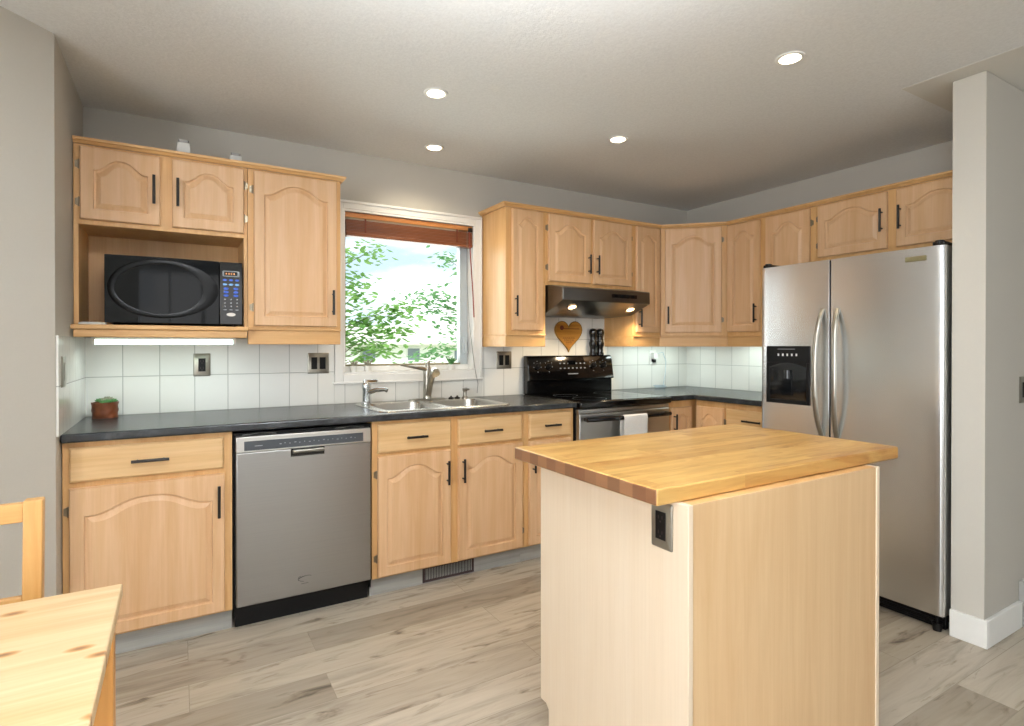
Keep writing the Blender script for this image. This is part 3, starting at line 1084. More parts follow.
# main nickel tap
tp = thing('kitchen_tap', 'tall brushed nickel pull out tap at the middle of the sink', 'tap', (1.700, -0.115, 0.9197))
m = MB().loops([rrect(-0.12, 0.12, -0.026, 0.026, 0.025, 0.0), rrect(-0.12, 0.12, -0.026, 0.026, 0.025, 0.005),
                rrect(-0.112, 0.112, -0.02, 0.02, 0.019, 0.009)])
m.build('base_plate', M['nickel'], tp)
m = MB().lathe([(0.027, 0.009), (0.025, 0.03), (0.023, 0.10), (0.024, 0.15), (0.025, 0.175), (0.018, 0.198), (0.004, 0.206)])
m.build('body', M['nickel'], tp)
sp = MB().tube([(0.002, -0.014, 0.03), (0.0, -0.038, 0.085), (0.0, -0.062, 0.130), (0.0, -0.083, 0.160), (-0.002, -0.100, 0.174)],
               [0.018, 0.019, 0.0195, 0.019, 0.018], 16)
spo = sp.build('spout', M['nickel'], tp)
hd = MB().tube([(-0.002, -0.100, 0.174), (-0.004, -0.120, 0.181), (-0.006, -0.145, 0.174), (-0.007, -0.155, 0.166)],
               [0.019, 0.022, 0.026, 0.024], 16)
hd.build('spray_head', M['nickel'], spo)
lv = MB().tube([(0.006, 0, 0.19), (0.0, 0, 0.222), (0.018, 0.004, 0.238)], [0.017, 0.013, 0.006], 12)
lv.tube([(-0.012, -0.01, 0.187), (-0.05, -0.03, 0.196), (-0.085, -0.045, 0.200), (-0.13, -0.062, 0.207), (-0.200, -0.080, 0.220)],
        [0.011, 0.013, 0.009, 0.006, 0.004], 10)
lv.build('lever', M['nickel'], tp)
# chrome tap
tp = thing('filter_tap', 'small polished chrome tap with flat lever at the left end of the sink', 'tap', (1.318, -0.130, 0.9197))
MB().lathe([(0.030, 0.0), (0.029, 0.006), (0.022, 0.012), (0.021, 0.075), (0.024, 0.085), (0.024, 0.110), (0.019, 0.118), (0.003, 0.119)]).build('body', M['chrome'], tp)
MB().tube([(0.008, -0.008, 0.062), (0.045, -0.04, 0.078), (0.085, -0.075, 0.082), (0.097, -0.086, 0.076)], [0.014, 0.013, 0.012, 0.012], 12).build('spout', M['chrome'], tp)
MB().loops([rrect(-0.018, 0.062, -0.016, 0.014, 0.008, 0.121), rrect(-0.018, 0.066, -0.016, 0.014, 0.008, 0.133),
            rrect(-0.012, 0.060, -0.012, 0.010, 0.006, 0.137)]).build('lever', M['chrome'], tp)
# soap pump and two small dark plugs behind the right bowl
tp = thing('soap_pump', 'short nickel soap pump on the sink rim, right of the tall tap', 'soap pump', (1.955, -0.118, 0.9197))
MB().lathe([(0.021, 0), (0.020, 0.006), (0.013, 0.012), (0.012, 0.040), (0.016, 0.046), (0.016, 0.062), (0.004, 0.066)]).build('body', M['nickel'], tp)
MB().tube([(0, 0, 0.055), (0.0, -0.02, 0.062), (0.0, -0.055, 0.058)], [0.009, 0.008, 0.006], 10).build('nozzle', M['nickel'], tp)
for i, (px, lb) in enumerate(((1.860, 'left one of two small dark sink plugs on the rim'), (1.902, 'right one of two small dark sink plugs, nearest the soap pump'))):
    single(MB().lathe([(0.017, 0), (0.018, 0.006), (0.011, 0.010), (0.005, 0.012), (0.005, 0.018), (0.001, 0.019)], (px, -0.115, 0.9197)),
           'sink_plug', M['black'], lb, 'sink plug', (px, -0.115, 0.9197), 'plugs on the sink rim')

# ------------------------------------------------------------------ dishwasher
dw = thing('dishwasher', 'stainless dishwasher with dark control strip between the maple base cabinets', 'dishwasher', (0.898, -0.61, 0))
B(-0.303, 0.303, 0.012, 0.57, 0.06, 0.866).build('tub', M['blackplastic'], dw, smooth=False)
m = MB()
m.loops([[(-0.296, 0.010, 0.108), (0.296, 0.010, 0.108), (0.296, 0.010, 0.782), (-0.296, 0.010, 0.782)],
         [(-0.296, -0.028, 0.108), (0.296, -0.028, 0.108), (0.296, -0.028, 0.782), (-0.296, -0.028, 0.782)]])
m.build('door', M['steel_dw'], dw, bevel=0.005, seg=3)
m = MB().box(-0.296, 0.296, -0.030, 0.010, 0.7825, 0.853)
con = m.build('console', M['steel_dw_top'], dw, bevel=0.004, seg=3)
B(-0.264, 0.258, -0.0315, -0.029, 0.791, 0.832).build('control_strip', M['display'], con, smooth=False)
ic = MB()
for i in range(17):
    xx = -0.12 + i * 0.021
    ww = 0.005 if i % 3 else 0.009
    ic.box(xx, xx + ww, -0.0321, -0.0314, 0.8085 + (0.003 if i % 2 else 0), 0.8125 + (0.003 if i % 2 else 0))
ic.box(-0.222, -0.190, -0.0321, -0.0314, 0.808, 0.8115)
ic.build('control_marks', M['greykey'], con, smooth=False)
pk = MB()
pk.box(-0.072, 0.076, -0.0318, -0.028, 0.7765, 0.7822).box(-0.072, 0.076, -0.0300, -0.028, 0.747, 0.7765)
pk.build('pocket_back', M['blackgloss'], dw)
hl = MB().prism([(-0.0285, 0.778), (-0.052, 0.779), (-0.053, 0.772), (-0.040, 0.762), (-0.0305, 0.760)], 'x', -0.064, 0.072)
hl.build('handle', M['steel_dw_top'], dw, bevel=0.003)
lg = MB()
for k in range(3):
    a = [(-0.012 + 0.030 * math.cos(t_), -0.0290, 0.182 + (0.010 + 0.004 * k) * math.sin(t_) + 0.004 * math.cos(t_ + k)) for t_ in [PI * (0.1 + 0.9 * k / 3 + q / 8) for q in range(7)]]
    lg.tube(a, 0.0009, 5)
lg.box(-0.028, 0.004, -0.0290, -0.0283, 0.158, 0.1595)
lg.build('maker_mark', M['display'], dw)
B(-0.296, 0.296, 0.034, 0.05, 0.0, 0.104).build('kick_plate', M['blackplastic'], dw, smooth=False)
tr = MB().box(-0.303, 0.303, -0.002, 0.011, 0.8545, 0.866)
tr.box(-0.303, -0.2975, -0.002, 0.011, 0.06, 0.8545).box(0.2975, 0.303, -0.002, 0.011, 0.06, 0.8545)
tr.build('surround', M['blackplastic'], dw, smooth=False)
cl = MB()
for sx in (-0.2, 0.2):
    cl.tube([(sx - 0.07, -0.004, 0.8565), (sx, -0.004, 0.8640), (sx + 0.07, -0.004, 0.8565)], 0.0025, 6)
cl.build('mounting_clip', M['steel'], dw)

# ------------------------------------------------------------------ range
rg = thing('electric_range', 'black and stainless electric range with glass cooktop under the hood', 'range', (2.8285, -0.62, 0))
hw = 0.378
B(-hw, hw, 0.0, 0.60, 0.03, 0.893).build('body', M['blackplastic'], rg, bevel=0.003)
B(-hw + 0.002, hw - 0.002, -0.012, -0.0005, 0.03, 0.235).build('storage_drawer', M['steel'], rg, bevel=0.004)
od = MB().box(-hw + 0.002, hw - 0.002, -0.040, -0.001, 0.245, 0.842)
od = od.build('oven_door', M['steel'], rg, bevel=0.006, seg=3)
B(-0.25, 0.25, -0.042, -0.0395, 0.36, 0.68).build('door_glass', M['blackglass'], od, bevel=0.001)
hh = MB()
pts = []
for i in range(17):
    u = -1 + 2 * i / 16
    pts.append((0.348 * u, -0.088 + 0.012 * u * u * u * u, 0.808))
L = []
for p in pts:
    L.append([(p[0], p[1] - 0.009, p[2] + 0.006), (p[0], p[1] - 0.011, p[2] - 0.004), (p[0], p[1] - 0.004, p[2] - 0.014),
              (p[0], p[1] + 0.008, p[2] - 0.013), (p[0], p[1] + 0.010, p[2] + 0.008), (p[0], p[1], p[2] + 0.012)])
hh.loops(L)
for sx in (-1, 1):
    hh.box(sx * 0.335 - 0.012, sx * 0.335 + 0.012, -0.082, -0.041, 0.797, 0.818)
hh.build('handle', M['blackgloss'], od, bevel=0.002)
vn = MB()
for i in range(3):
    vn.box(-0.33 + i * 0.225, -0.33 + i * 0.225 + 0.20, -0.0006, 0.001, 0.850, 0.858)
B(-hw + 0.002, hw - 0.002, -0.030, -0.0008, 0.8425, 0.866).build('vent_strip', M['steel'], rg, bevel=0.002)
ck = MB().box(-0.379, 0.379, -0.056, 0.60, 0.872, 0.914)
ck = ck.build('cooktop', M['blackgloss'], rg, bevel=0.010, seg=3)
B(-0.360, 0.360, -0.030, 0.50, 0.9125, 0.9165).build('glass_surface', M['blackglass'], ck, bevel=0.002)
for bx, by, br_ in ((-0.19, 0.10, 0.105), (0.19, 0.10, 0.08), (-0.19, 0.36, 0.08), (0.19, 0.36, 0.105)):
    MB().ring([(br_, 0.9166), (br_ + 0.003, 0.9169), (br_ + 0.003, 0.9166)], (bx, by, 0)).build('burner_ring', M['display'], ck)
# back guard: recessed lower strip, sloping console above
bgd = MB()
bgd.prism([(0.60, 0.9145), (0.545, 0.9145), (0.545, 1.005), (0.520, 1.012), (0.548, 1.170), (0.556, 1.182), (0.60, 1.182)], 'x', -hw, hw)
bgd = bgd.build('back_guard', M['blackgloss'], rg, bevel=0.006, seg=3)
sl_ = math.atan2(0.028, 0.158)
for cx_ in (-0.300, -0.205, 0.190, 0.285):
    kn = MB().lathe([(0.021, 0), (0.020, 0.010), (0.016, 0.020), (0.014, 0.022), (0.001, 0.0225)], (0, 0, 0), 20)
    kn.box(-0.003, 0.003, -0.018, 0.018, 0.020, 0.026)
    kn.xf(Matrix.Translation((cx_, 0.5375, 1.108)) @ Matrix.Rotation(PI / 2 - sl_, 4, 'X'))
    kn.build('knob', M['blackplastic'], bgd)
mk = MB()
for cx_ in (-0.300, -0.205, 0.190, 0.285):
    for dx, dz in ((0, 0.036), (0.026, 0.024), (-0.026, 0.024), (0, -0.038), (0.03, -0.005), (-0.03, -0.005)):
        zz = 1.108 + dz
        yy = 0.520 + (zz - 1.012) / 0.158 * 0.028 - 0.0006
        mk.box(cx_ + dx - 0.003, cx_ + dx + 0.003, yy - 0.0006, yy + 0.0004, zz - 0.0025, zz + 0.0025)
for r_ in range(2):
    for i in range(7):
        zz = 1.092 + r_ * 0.034
        yy = 0.520 + (zz - 1.012) / 0.158 * 0.028 - 0.0006
        xx = -0.112 + i * 0.036
        mk.box(xx, xx + 0.013, yy - 0.0006, yy + 0.0006, zz - 0.004, zz + 0.004)
zz = 1.052
yy = 0.520 + (zz - 1.012) / 0.158 * 0.028 - 0.0006
mk.box(-0.045, 0.045, yy - 0.0005, yy + 0.0006, zz - 0.003, zz + 0.003)
mk.build('control_print', M['greykey'], bgd, smooth=False)
zz = 1.132
ds = MB().box(-0.035, 0.03, 0.5385, 0.542, 1.116, 1.146).build('display', M['blackglass'], bgd, smooth=False)

# towel over the oven handle
tw = MB()
nx = 14
L = []
prof = [(-0.100, 0.600), (-0.104, 0.66), (-0.106, 0.74), (-0.1075, 0.80), (-0.103, 0.818), (-0.090, 0.8265), (-0.073, 0.8225), (-0.0675, 0.80),
        (-0.066, 0.74), (-0.0655, 0.68)]
for iy, (py, pz) in enumerate(prof):
    row = []
    for ix in range(nx + 1):
        u = ix / nx
        wv = 0.0035 * math.sin(u * 9 + 0.6) * min(1, abs(pz - 0.83) / 0.08)
        wv = -abs(wv) if py < -0.09 else 0.0
        row.append((-0.098 + 0.198 * u + 0.004 * math.sin(pz * 40), py + wv, pz))
    L.append(row)
tw.loops(L, False, False, closed=False)
tw.xf(Matrix.Translation((2.842, -0.62, 0)))
to = single(tw, 'hand_towel', M['towel'], 'white hand towel draped over the oven door handle', 'towel', (2.842, -0.72, 0.600))
sd_ = to.modifiers.new('thickness', 'SOLIDIFY')
sd_.thickness = 0.003
sd_.offset = 1 if False else -1
sb = to.modifiers.new('soften', 'SUBSURF')
sb.levels = 1
sb.render_levels = 1

# ------------------------------------------------------------------ range hood
hx0, hx1 = 2.462, 3.165
hd = thing('range_hood', 'brushed stainless range hood under the short cabinet, two lamps lit', 'range hood', (2.813, -0.01, 1.46))
hwid = 0.368
pr = [(0.0, 0.1865), (-0.33, 0.1865), (-0.488, 0.158), (-0.490, 0.078), (-0.300, 0.006), (-0.010, 0.000)]
h_ = MB().prism(pr, 'x', -hwid, hwid).build('hood_shell', M['steel_hood'], hd, bevel=0.004)
cpn = MB().box(0.03, 0.245, -0.4925, -0.487, 0.108, 0.132).build('control_slot', M['blackplastic'], h_)
for i in range(4):
    B(0.055 + i * 0.045, 0.080 + i * 0.045, -0.495, -0.4915, 0.113, 0.126).build('switch', M['blackgloss'], h_)
sl2 = math.atan2(0.072, 0.190)
for xx in (-0.235, 0.265):
    ln = MB().ring([(0.036, 0.000), (0.036, -0.004), (0.027, -0.004)], (0, 0, 0), 24)
    mt = Matrix.Translation((xx, -0.405, 0.0449)) @ Matrix.Rotation(-sl2, 4, 'X')
    ln.xf(mt).build('lamp_ring', M['steel_hood'], h_)
    l2 = MB().lathe([(0.026, -0.0042), (0.026, -0.0062), (0.001, -0.0075)], (0, 0, 0), 24)
    l2.xf(mt).build('lamp_lens', M['hoodlamp'], h_)
    light('hood_lamp', 'SPOT', (2.813 + xx, -0.43, 1.485), (R(12), 0, 0), 11, (1, 0.78, 0.5), 0.03, spot=130, blend=0.6)

# heart plaque and the two dark mills
hp = []
for i in range(48):
    t_ = 2 * PI * i / 48
    hp.append((0.0076 * 16 * math.sin(t_) ** 3, 0.0078 * (13 * math.cos(t_) - 5 * math.cos(2 * t_) - 2 * math.cos(3 * t_) - math.cos(4 * t_))))
ht = thing('heart_plaque', 'golden heart shaped wooden plaque on the tiles between range and hood', 'wall plaque', (2.842, -0.010, 1.338))


def scaled(s_, dz=0.0):
    return [(x * s_, z_ * s_ + dz) for x, z_ in hp]


MB().loops([[(x, 0.0, z_) for x, z_ in scaled(1)], [(x, -0.010, z_) for x, z_ in scaled(1)], [(x, -0.013, z_) for x, z_ in scaled(0.97)]]).build('board', M['heart'], ht)
MB().tube([(x, -0.012, z_) for x, z_ in scaled(0.99)] + [(hp[0][0] * 0.99, -0.012, hp[0][1] * 0.99)], 0.003, 6).build('rim', M['heartrim'], ht)
mk = MB()
mk.box(-0.060, 0.095, -0.0145, -0.0125, 0.036, 0.041)
mk.lathe([(0.018, 0), (0.017, 0.0018), (0.001, 0.002)], (0, 0, 0), 14)
for v_ in range(len(mk.v) - 42, len(mk.v)):
    p = mk.v[v_]
    mk.v[v_] = Vector((p.x - 0.062, -0.0125 - p.z, p.y + 0.045))
mk.build('bee_mark', M['heartmark'], ht)
mk = MB()
random.seed(3)
for r_, n_ in ((-0.030, 6), (-0.045, 5), (-0.062, 3)):
    for i in range(n_):
        xx = (i - (n_ - 1) / 2) * 0.018
        a0 = [(xx + 0.0055 * math.cos(q), -0.0135, r_ + 0.0055 * math.sin(q)) for q in [2 * PI * k / 8 for k in range(9)]]
        mk.tube(a0, 0.0013, 4)
mk.build('engraved_flowers', M['heartmark'], ht)
MB().tube([(0, -0.006, 0.033), (-0.003, -0.006, 0.055), (0.003, -0.006, 0.058), (0, -0.006, 0.035)], 0.002, 6).build('hanger', M['black'], ht)

for i, (px, lb) in enumerate(((3.046, 'left one of two black carved mills standing behind the range controls'),
                              (3.112, 'right one of two black carved mills standing behind the range controls'))):
    t = thing('pepper_mill', lb, 'mill', (px, -0.050, 1.1825), 0, 'black mills behind the range controls')
    MB().lathe([(0.029, 0), (0.030, 0.008), (0.024, 0.03), (0.023, 0.05), (0.030, 0.075), (0.031, 0.09), (0.026, 0.105), (0.023, 0.125), (0.028, 0.150)]).build('body', M['blackgloss'], t)
    MB().lathe([(0.028, 0.1505), (0.031, 0.165), (0.030, 0.18), (0.024, 0.192), (0.010, 0.198), (0.001, 0.199)]).build('cap', M['blackgloss'], t)

# ------------------------------------------------------------------ fridge (faces left)
FX = 3.225
fy0, fy1 = -1.323, -2.213        # left and right as seen
fr = thing('side_by_side_fridge', 'tall stainless side by side fridge with ice dispenser against the partition wall', 'fridge', (FX, (fy0 + fy1) / 2, 0), R(-90))
fw = (fy0 - fy1) / 2
gapx = (fy0 + fy1) / 2 + 1.718       # local x of the door gap


B(-fw + 0.008, fw - 0.008, 0.078, 0.84, 0.03, 1.672).build('body', M['blackplastic'], fr, bevel=0.004)


def fdoor(x0, x1, name, round_l, round_r):
    """door with a gently bowed front and rounded outer edge"""
    n = 14
    prof = []
    wd_ = x1 - x0
    rr = 0.020
    for i in range(n + 1):
        u = i / n
        x = x0 + wd_ * u
        yb = -0.004 * math.sin(PI * u)
        dl, dr = x - x0, x1 - x
        if round_l and dl < rr:
            yb += rr - math.sqrt(max(0, rr * rr - (rr - dl) ** 2))
        if round_r and dr < rr:
            yb += rr - math.sqrt(max(0, rr * rr - (rr - dr) ** 2))
        prof.append((x, yb))
    # denser samples on the rounded side
    ex = []
    for k in range(1, 7):
        a = k / 7 * PI / 2
        if round_r:
            ex.append((x1 - rr + rr * math.sin(a), rr - rr * math.cos(a)))
        if round_l:
            ex.append((x0 + rr - rr * math.sin(a), rr - rr * math.cos(a)))
    prof = [p for p in prof if not ((round_r and p[0] > x1 - rr) or (round_l and p[0] < x0 + rr))] + ex
    prof.append((x1, rr if round_r else 0.0))
    prof.append((x0, rr if round_l else 0.0))
    prof = sorted(set(prof))
    poly = [(x0, 0.075)] + prof + [(x1, 0.075)]
    poly = [p for i, p in enumerate(poly) if i == 0 or (abs(p[0] - poly[i - 1][0]) + abs(p[1] - poly[i - 1][1])) > 1e-5]
    return MB().prism(poly, 'z', 0.075, 1.688)


dl = fdoor(-fw, gapx - 0.004, 'freezer_door', True, False).build('freezer_door', M['steel_fridge'], fr, ang=30, bevel=0.002)
dr = fdoor(gapx + 0.004, fw, 'fridge_door', False, True).build('fridge_door', M['steel_fridge'], fr, ang=30, bevel=0.002)
B(gapx - 0.0035, gapx + 0.0035, 0.012, 0.07, 0.08, 1.685).build('door_gasket', M['blackplastic'], fr, smooth=False)
for px, parent in ((gapx - 0.050, dl), (gapx + 0.050, dr)):
    s_ = -1 if parent is dl else 1
    pts = []
    for i in range(21):
        u = -1 + 2 * i / 20
        pts.append((px - s_ * 0.032 * u * u * 0 + s_ * (-0.012) * (u * u), -0.052 + 0.052 * abs(u) ** 3.2, 1.110 + 0.330 * u))
    L = []
    for i, p in enumerate(pts):
        u = abs(-1 + 2 * i / 20)
        w_ = 0.013
        L.append([(p[0] + w_ * math.cos(q), p[1] + 0.009 * math.sin(q), p[2]) for q in [2 * PI * k / 14 for k in range(14)]])
    MB().loops(L).build('handle', M['nickel'], parent, ang=50)
# dispenser
dx0, dx1 = -fw + 0.044, -fw + 0.294
ds = MB()
ds.box(dx0, dx1, -0.010, -0.0045, 1.160, 1.250)
ds.box(dx0, dx0 + 0.022, -0.010, -0.0045, 0.938, 1.160).box(dx1 - 0.018, dx1, -0.010, -0.0045, 0.938, 1.160)
ds.box(dx0 + 0.022, dx1 - 0.018, -0.010, -0.0045, 0.938, 0.960)
ds = ds.build('dispenser', M['blackplastic'], dl, bevel=0.003)
B(dx0 + 0.022, dx1 - 0.018, -0.0062, -0.0045, 0.960, 1.160).build('dispenser_recess', M['blackglass'], ds, smooth=False)
a = MB()
N = 12
top = [(dx0 + 0.022 + (dx1 - dx0 - 0.040) * i / N, 1.136 + 0.024 * math.sin(PI * i / N)) for i in range(N + 1)]
a.prism([(dx0 + 0.022, 1.1605)] + [(p[0], min(p[1], 1.1603)) for p in top] + [(dx1 - 0.018, 1.1605)], 'y', -0.0095, -0.0062)
a.build('dispenser_arch', M['blackplastic'], ds, smooth=False)
MB().lathe([(0.026, 1.075), (0.024, 1.12)], ((dx0 + dx1) / 2, -0.006, 0), 16).build('spout', M['blackgloss'], ds)
pd = MB().prism([((dx0 + dx1) / 2 - 0.03, 0.985), ((dx0 + dx1) / 2 + 0.03, 0.985), ((dx0 + dx1) / 2 + 0.026, 1.085), ((dx0 + dx1) / 2 - 0.026, 1.085)], 'y', -0.012, -0.0065)
pd.build('paddle', M['mwglass'], ds, bevel=0.002)
for i in range(5):
    xx = dx0 + 0.070 + i * 0.026
    B(xx, xx + 0.009, -0.0120, -0.0098, 1.196, 1.209).build('button', M['whiteplastic'], ds, bevel=0.001)
B(dx0 + 0.07, dx0 + 0.17, -0.0106, -0.0099, 1.232, 1.235).build('printed_line', M['greykey'], ds, smooth=False)
B(2.067 - 1.773, 2.150 - 1.773, -0.0068, -0.0030, 1.628, 1.650).build('badge', M['badge'], dr, bevel=0.001)
gr = MB().box(-fw + 0.012, fw - 0.012, 0.05, 0.078, 0.006, 0.070)
for i in range(3):
    gr.box(-fw + 0.02, fw - 0.02, 0.044, 0.0495, 0.018 + i * 0.016, 0.026 + i * 0.016)
gr.build('grille', M['blackplastic'], fr, smooth=False)
for sx in (-1, 1):
    MB().box(sx * (fw - 0.03) - 0.022, sx * (fw - 0.03) + 0.022, 0.012, 0.11, 1.690, 1.706).cyl((sx * (fw - 0.03), 0.028, 1.690), (sx * (fw - 0.03), 0.028, 1.712), 0.018).build('hinge_cover', M['blackgloss'], fr, bevel=0.003)
    MB().cyl((sx * (fw - 0.035), 0.03, 0.0), (sx * (fw - 0.035), 0.03, 0.035), 0.016, 0.02).cyl((sx * (fw - 0.035), 0.03, 0.035), (sx * (fw - 0.035), 0.03, 0.074), 0.006).build('foot', M['blackplastic'], fr)

# ------------------------------------------------------------------ microwave
mw = thing('microwave', 'black microwave with oval door window and blue keys in the open niche', 'microwave', (0.385, -0.18, 1.342))
mx0, mx1 = -0.272, 0.270
B(mx0 + 0.002, mx1 - 0.002, -0.150, 0.155, 0.012, 0.305).build('case', M['blackplastic'], mw, bevel=0.004)
for sx in (-0.23, 0.23):
    for sy in (-0.13, 0.12):
        MB().lathe([(0.012, 0), (0.014, 0.0118)], (sx, sy, 0), 12).build('foot', M['blackplastic'], mw)
pdx = 0.170
nseg = 12
L = []
prof = []
for i in range(nseg + 1):
    u = i / nseg
    prof.append((mx0 + (pdx - mx0) * u, -0.170 - 0.012 * math.sin(PI * u)))
poly = [(mx0, -0.1505)] + prof + [(pdx, -0.1505)]
dd = MB().prism(poly, 'z', 0.010, 0.307).build('door', M['mwglass'], mw, bevel=0.002, ang=40)
# oval ring standing on the door
rg_ = MB()
L = []
ecx, ecz, ea, eb = -0.058, 0.165, 0.192, 0.122
for k in range(48):
    t_ = 2 * PI * k / 48
    ww = 0.012 + 0.020 * (1 + math.cos(t_)) / 2
    ring = []
    for (q, dy) in ((0, 0.004), (0, -0.003), (0.5, -0.006), (1, -0.003), (1, 0.004)):
        x = ecx + (ea + ww * (q - 0.5) * 2) * math.cos(t_)
        z_ = ecz + (eb + 0.010 * (q - 0.5) * 2) * math.sin(t_)
        u = min(1, max(0, (x - mx0) / (pdx - mx0)))
        ring.append((x, -0.170 - 0.012 * math.sin(PI * u) + dy, z_))
    L.append(ring)
L.append(L[0])
rg_.loops(L, False, False)
rg_.build('oval_ring', M['mwring'], dd, ang=60)
B(pdx + 0.001, mx1, -0.170, -0.1505, 0.010, 0.307).build('control_panel', M['blackgloss'], mw, bevel=0.003)
cpx = (pdx + mx1) / 2
dsp = MB().loops([[(p.x + cpx, -0.1705, p.y + 0.252) for p in rrect(-0.036, 0.036, -0.014, 0.014, 0.006, 0)],
                  [(p.x + cpx, -0.1725, p.y + 0.252) for p in rrect(-0.036, 0.036, -0.014, 0.014, 0.006, 0)]]).build('display_bezel', M['display_grey'], mw)
B(cpx - 0.029, cpx + 0.026, -0.1732, -0.1724, 0.243, 0.261).build('display_screen', M['blackglass'], dsp, smooth=False)
dgs = MB()
for i in range(4):
    dgs.box(cpx - 0.023 + i * 0.011, cpx - 0.017 + i * 0.011, -0.1737, -0.1731, 0.248, 0.256)
dgs.build('display_digits', M['amber'], dsp, smooth=False)


def oval_key(x, z_, a, b_, mat):
    MB().loops([[(x + a * math.cos(q), -0.1702, z_ + b_ * math.sin(q)) for q in [2 * PI * k / 12 for k in range(12)]],
                [(x + a * math.cos(q), -0.1722, z_ + b_ * math.sin(q)) for q in [2 * PI * k / 12 for k in range(12)]]]).build('key', mat, mw)


for i in range(3):
    oval_key(cpx - 0.026 + i * 0.026, 0.222, 0.0095, 0.005, M['blue'])
    oval_key(cpx - 0.026 + i * 0.026, 0.201, 0.0095, 0.005, M['paleblue'])
for r_ in range(3):
    for sx in (-0.021, 0.021):
        oval_key(cpx + sx, 0.181 - r_ * 0.0165, 0.011, 0.006, M['blue'])
for r_ in range(4):
    for i in range(3):
        oval_key(cpx - 0.026 + i * 0.026, 0.130 - r_ * 0.0165, 0.0042 if r_ < 3 else 0.008, 0.0035 if r_ < 3 else 0.0025, M['greykey'])
oval_key(cpx, 0.058, 0.020, 0.009, M['whiteplastic'])

# white folded card on the niche shelf, left of the microwave
m = MB().loops([rrect(-0.045, 0.05, -0.03, 0.03, 0.01, 0), rrect(-0.045, 0.05, -0.03, 0.03, 0.01, 0.008), rrect(-0.035, 0.03, -0.02, 0.02, 0.008, 0.011)])
m.xf(Matrix.Translation((0.070, -0.350, 1.3422)))
single(m, 'plastic_case', M['whiteplastic'], 'flat white plastic case lying on the niche shelf by the microwave', 'plastic case', (0.070, -0.350, 1.3422))

# fluorescent lights under the wall cabinets
t = thing('under_cabinet_light', 'lit white fluorescent strip under the microwave shelf', 'light', (0.345, -0.27, 1.255))
MB().box(-0.285, 0.285, -0.025, 0.045, 0.024, 0.0325 + 0.034).box(-0.285, -0.272, -0.03, 0.04, 0.0, 0.024).box(0.272, 0.285, -0.03, 0.04, 0.0, 0.024).build('housing', M['whiteplastic'], t, bevel=0.002)
MB().loops([rrect(-0.271, 0.271, -0.028, 0.038, 0.004, 0.0235), rrect(-0.271, 0.271, -0.026, 0.036, 0.004, 0.002)]).build('diffuser', M['fluoro'], t)
light('under_cabinet_glow', 'AREA', (0.345, -0.265, 1.250), (0, 0, 0), 1.0, (0.86, 1, 0.95), 0.52, 0.05)
for loc, rz, ln, lb, en in (((3.62, -0.20, 1.285), 0, 0.62, 'slim fluorescent strip under the corner wall cabinet', 1.8),
                            ((3.93, -0.90, 1.285), R(-90), 0.62, 'slim fluorescent strip under the right wall cabinet', 1.8)):
    t = thing('under_cabinet_light', lb, 'light', loc, rz)
    B(-ln / 2, ln / 2, -0.02, 0.02, 0.018, 0.0305).build('housing', M['whiteplastic'], t, smooth=False)
    B(-ln / 2 + 0.01, ln / 2 - 0.01, -0.016, 0.016, 0.004, 0.0175).build('diffuser', M['fluoro'], t, smooth=False)
    light('under_cabinet_glow', 'AREA', (loc[0], loc[1], loc[2] - 0.002), (0, 0, rz), en, (0.84, 1, 0.95), ln, 0.04)


# ------------------------------------------------------------------ outlets and switches
def outlet(loc, rz, w, h, label, kind='duplex', mat='plate', cat='outlet', name='wall_outlet'):
    t = thing(name, label, cat, loc, rz)
    m = MB().loops([[(p.x, -0.0003, p.y) for p in rrect(-w / 2, w / 2, -h / 2, h / 2, 0.004, 0)],
                    [(p.x, -0.003, p.y) for p in rrect(-w / 2, w / 2, -h / 2, h / 2, 0.004, 0)],
                    [(p.x, -0.006, p.y) for p in rrect(-w / 2 + 0.004, w / 2 - 0.004, -h / 2 + 0.004, h / 2 - 0.004, 0.003, 0)]])
    m.build('plate', M[mat], t)
    if kind == 'duplex':
        s = B(-0.0165, 0.0165, -0.008, -0.006, -0.034, 0.034).build('socket', M['blackplastic'], t, bevel=0.001)
        q = MB()
        for zz in (-0.018, 0.018):
            q.box(-0.007, -0.005, -0.0084, -0.0079, zz - 0.002, zz + 0.006).box(0.005, 0.007, -0.0084, -0.0079, zz - 0.002, zz + 0.006)
            q.box(-0.002, 0.002, -0.0084, -0.0079, zz - 0.010, zz - 0.006)
        q.build('socket_slots', M['maroon'], s, smooth=False)
    elif kind == 'double':
        for sx in (-0.023, 0.023):
            B(sx - 0.0165, sx + 0.0165, -0.008, -0.006, -0.034, 0.034).build('socket', M['blackplastic'], t, bevel=0.001)
    elif kind == 'rocker':
        B(-0.0165, 0.0165, -0.009, -0.006, -0.034, 0.034).build('rocker', M['blackplastic'], t, bevel=0.002)
    elif kind == 'blank':
        B(-0.0165, 0.0165, -0.008, -0.006, -0.034, 0.034).build('rocker', M[mat], t, bevel=0.002)
    return t


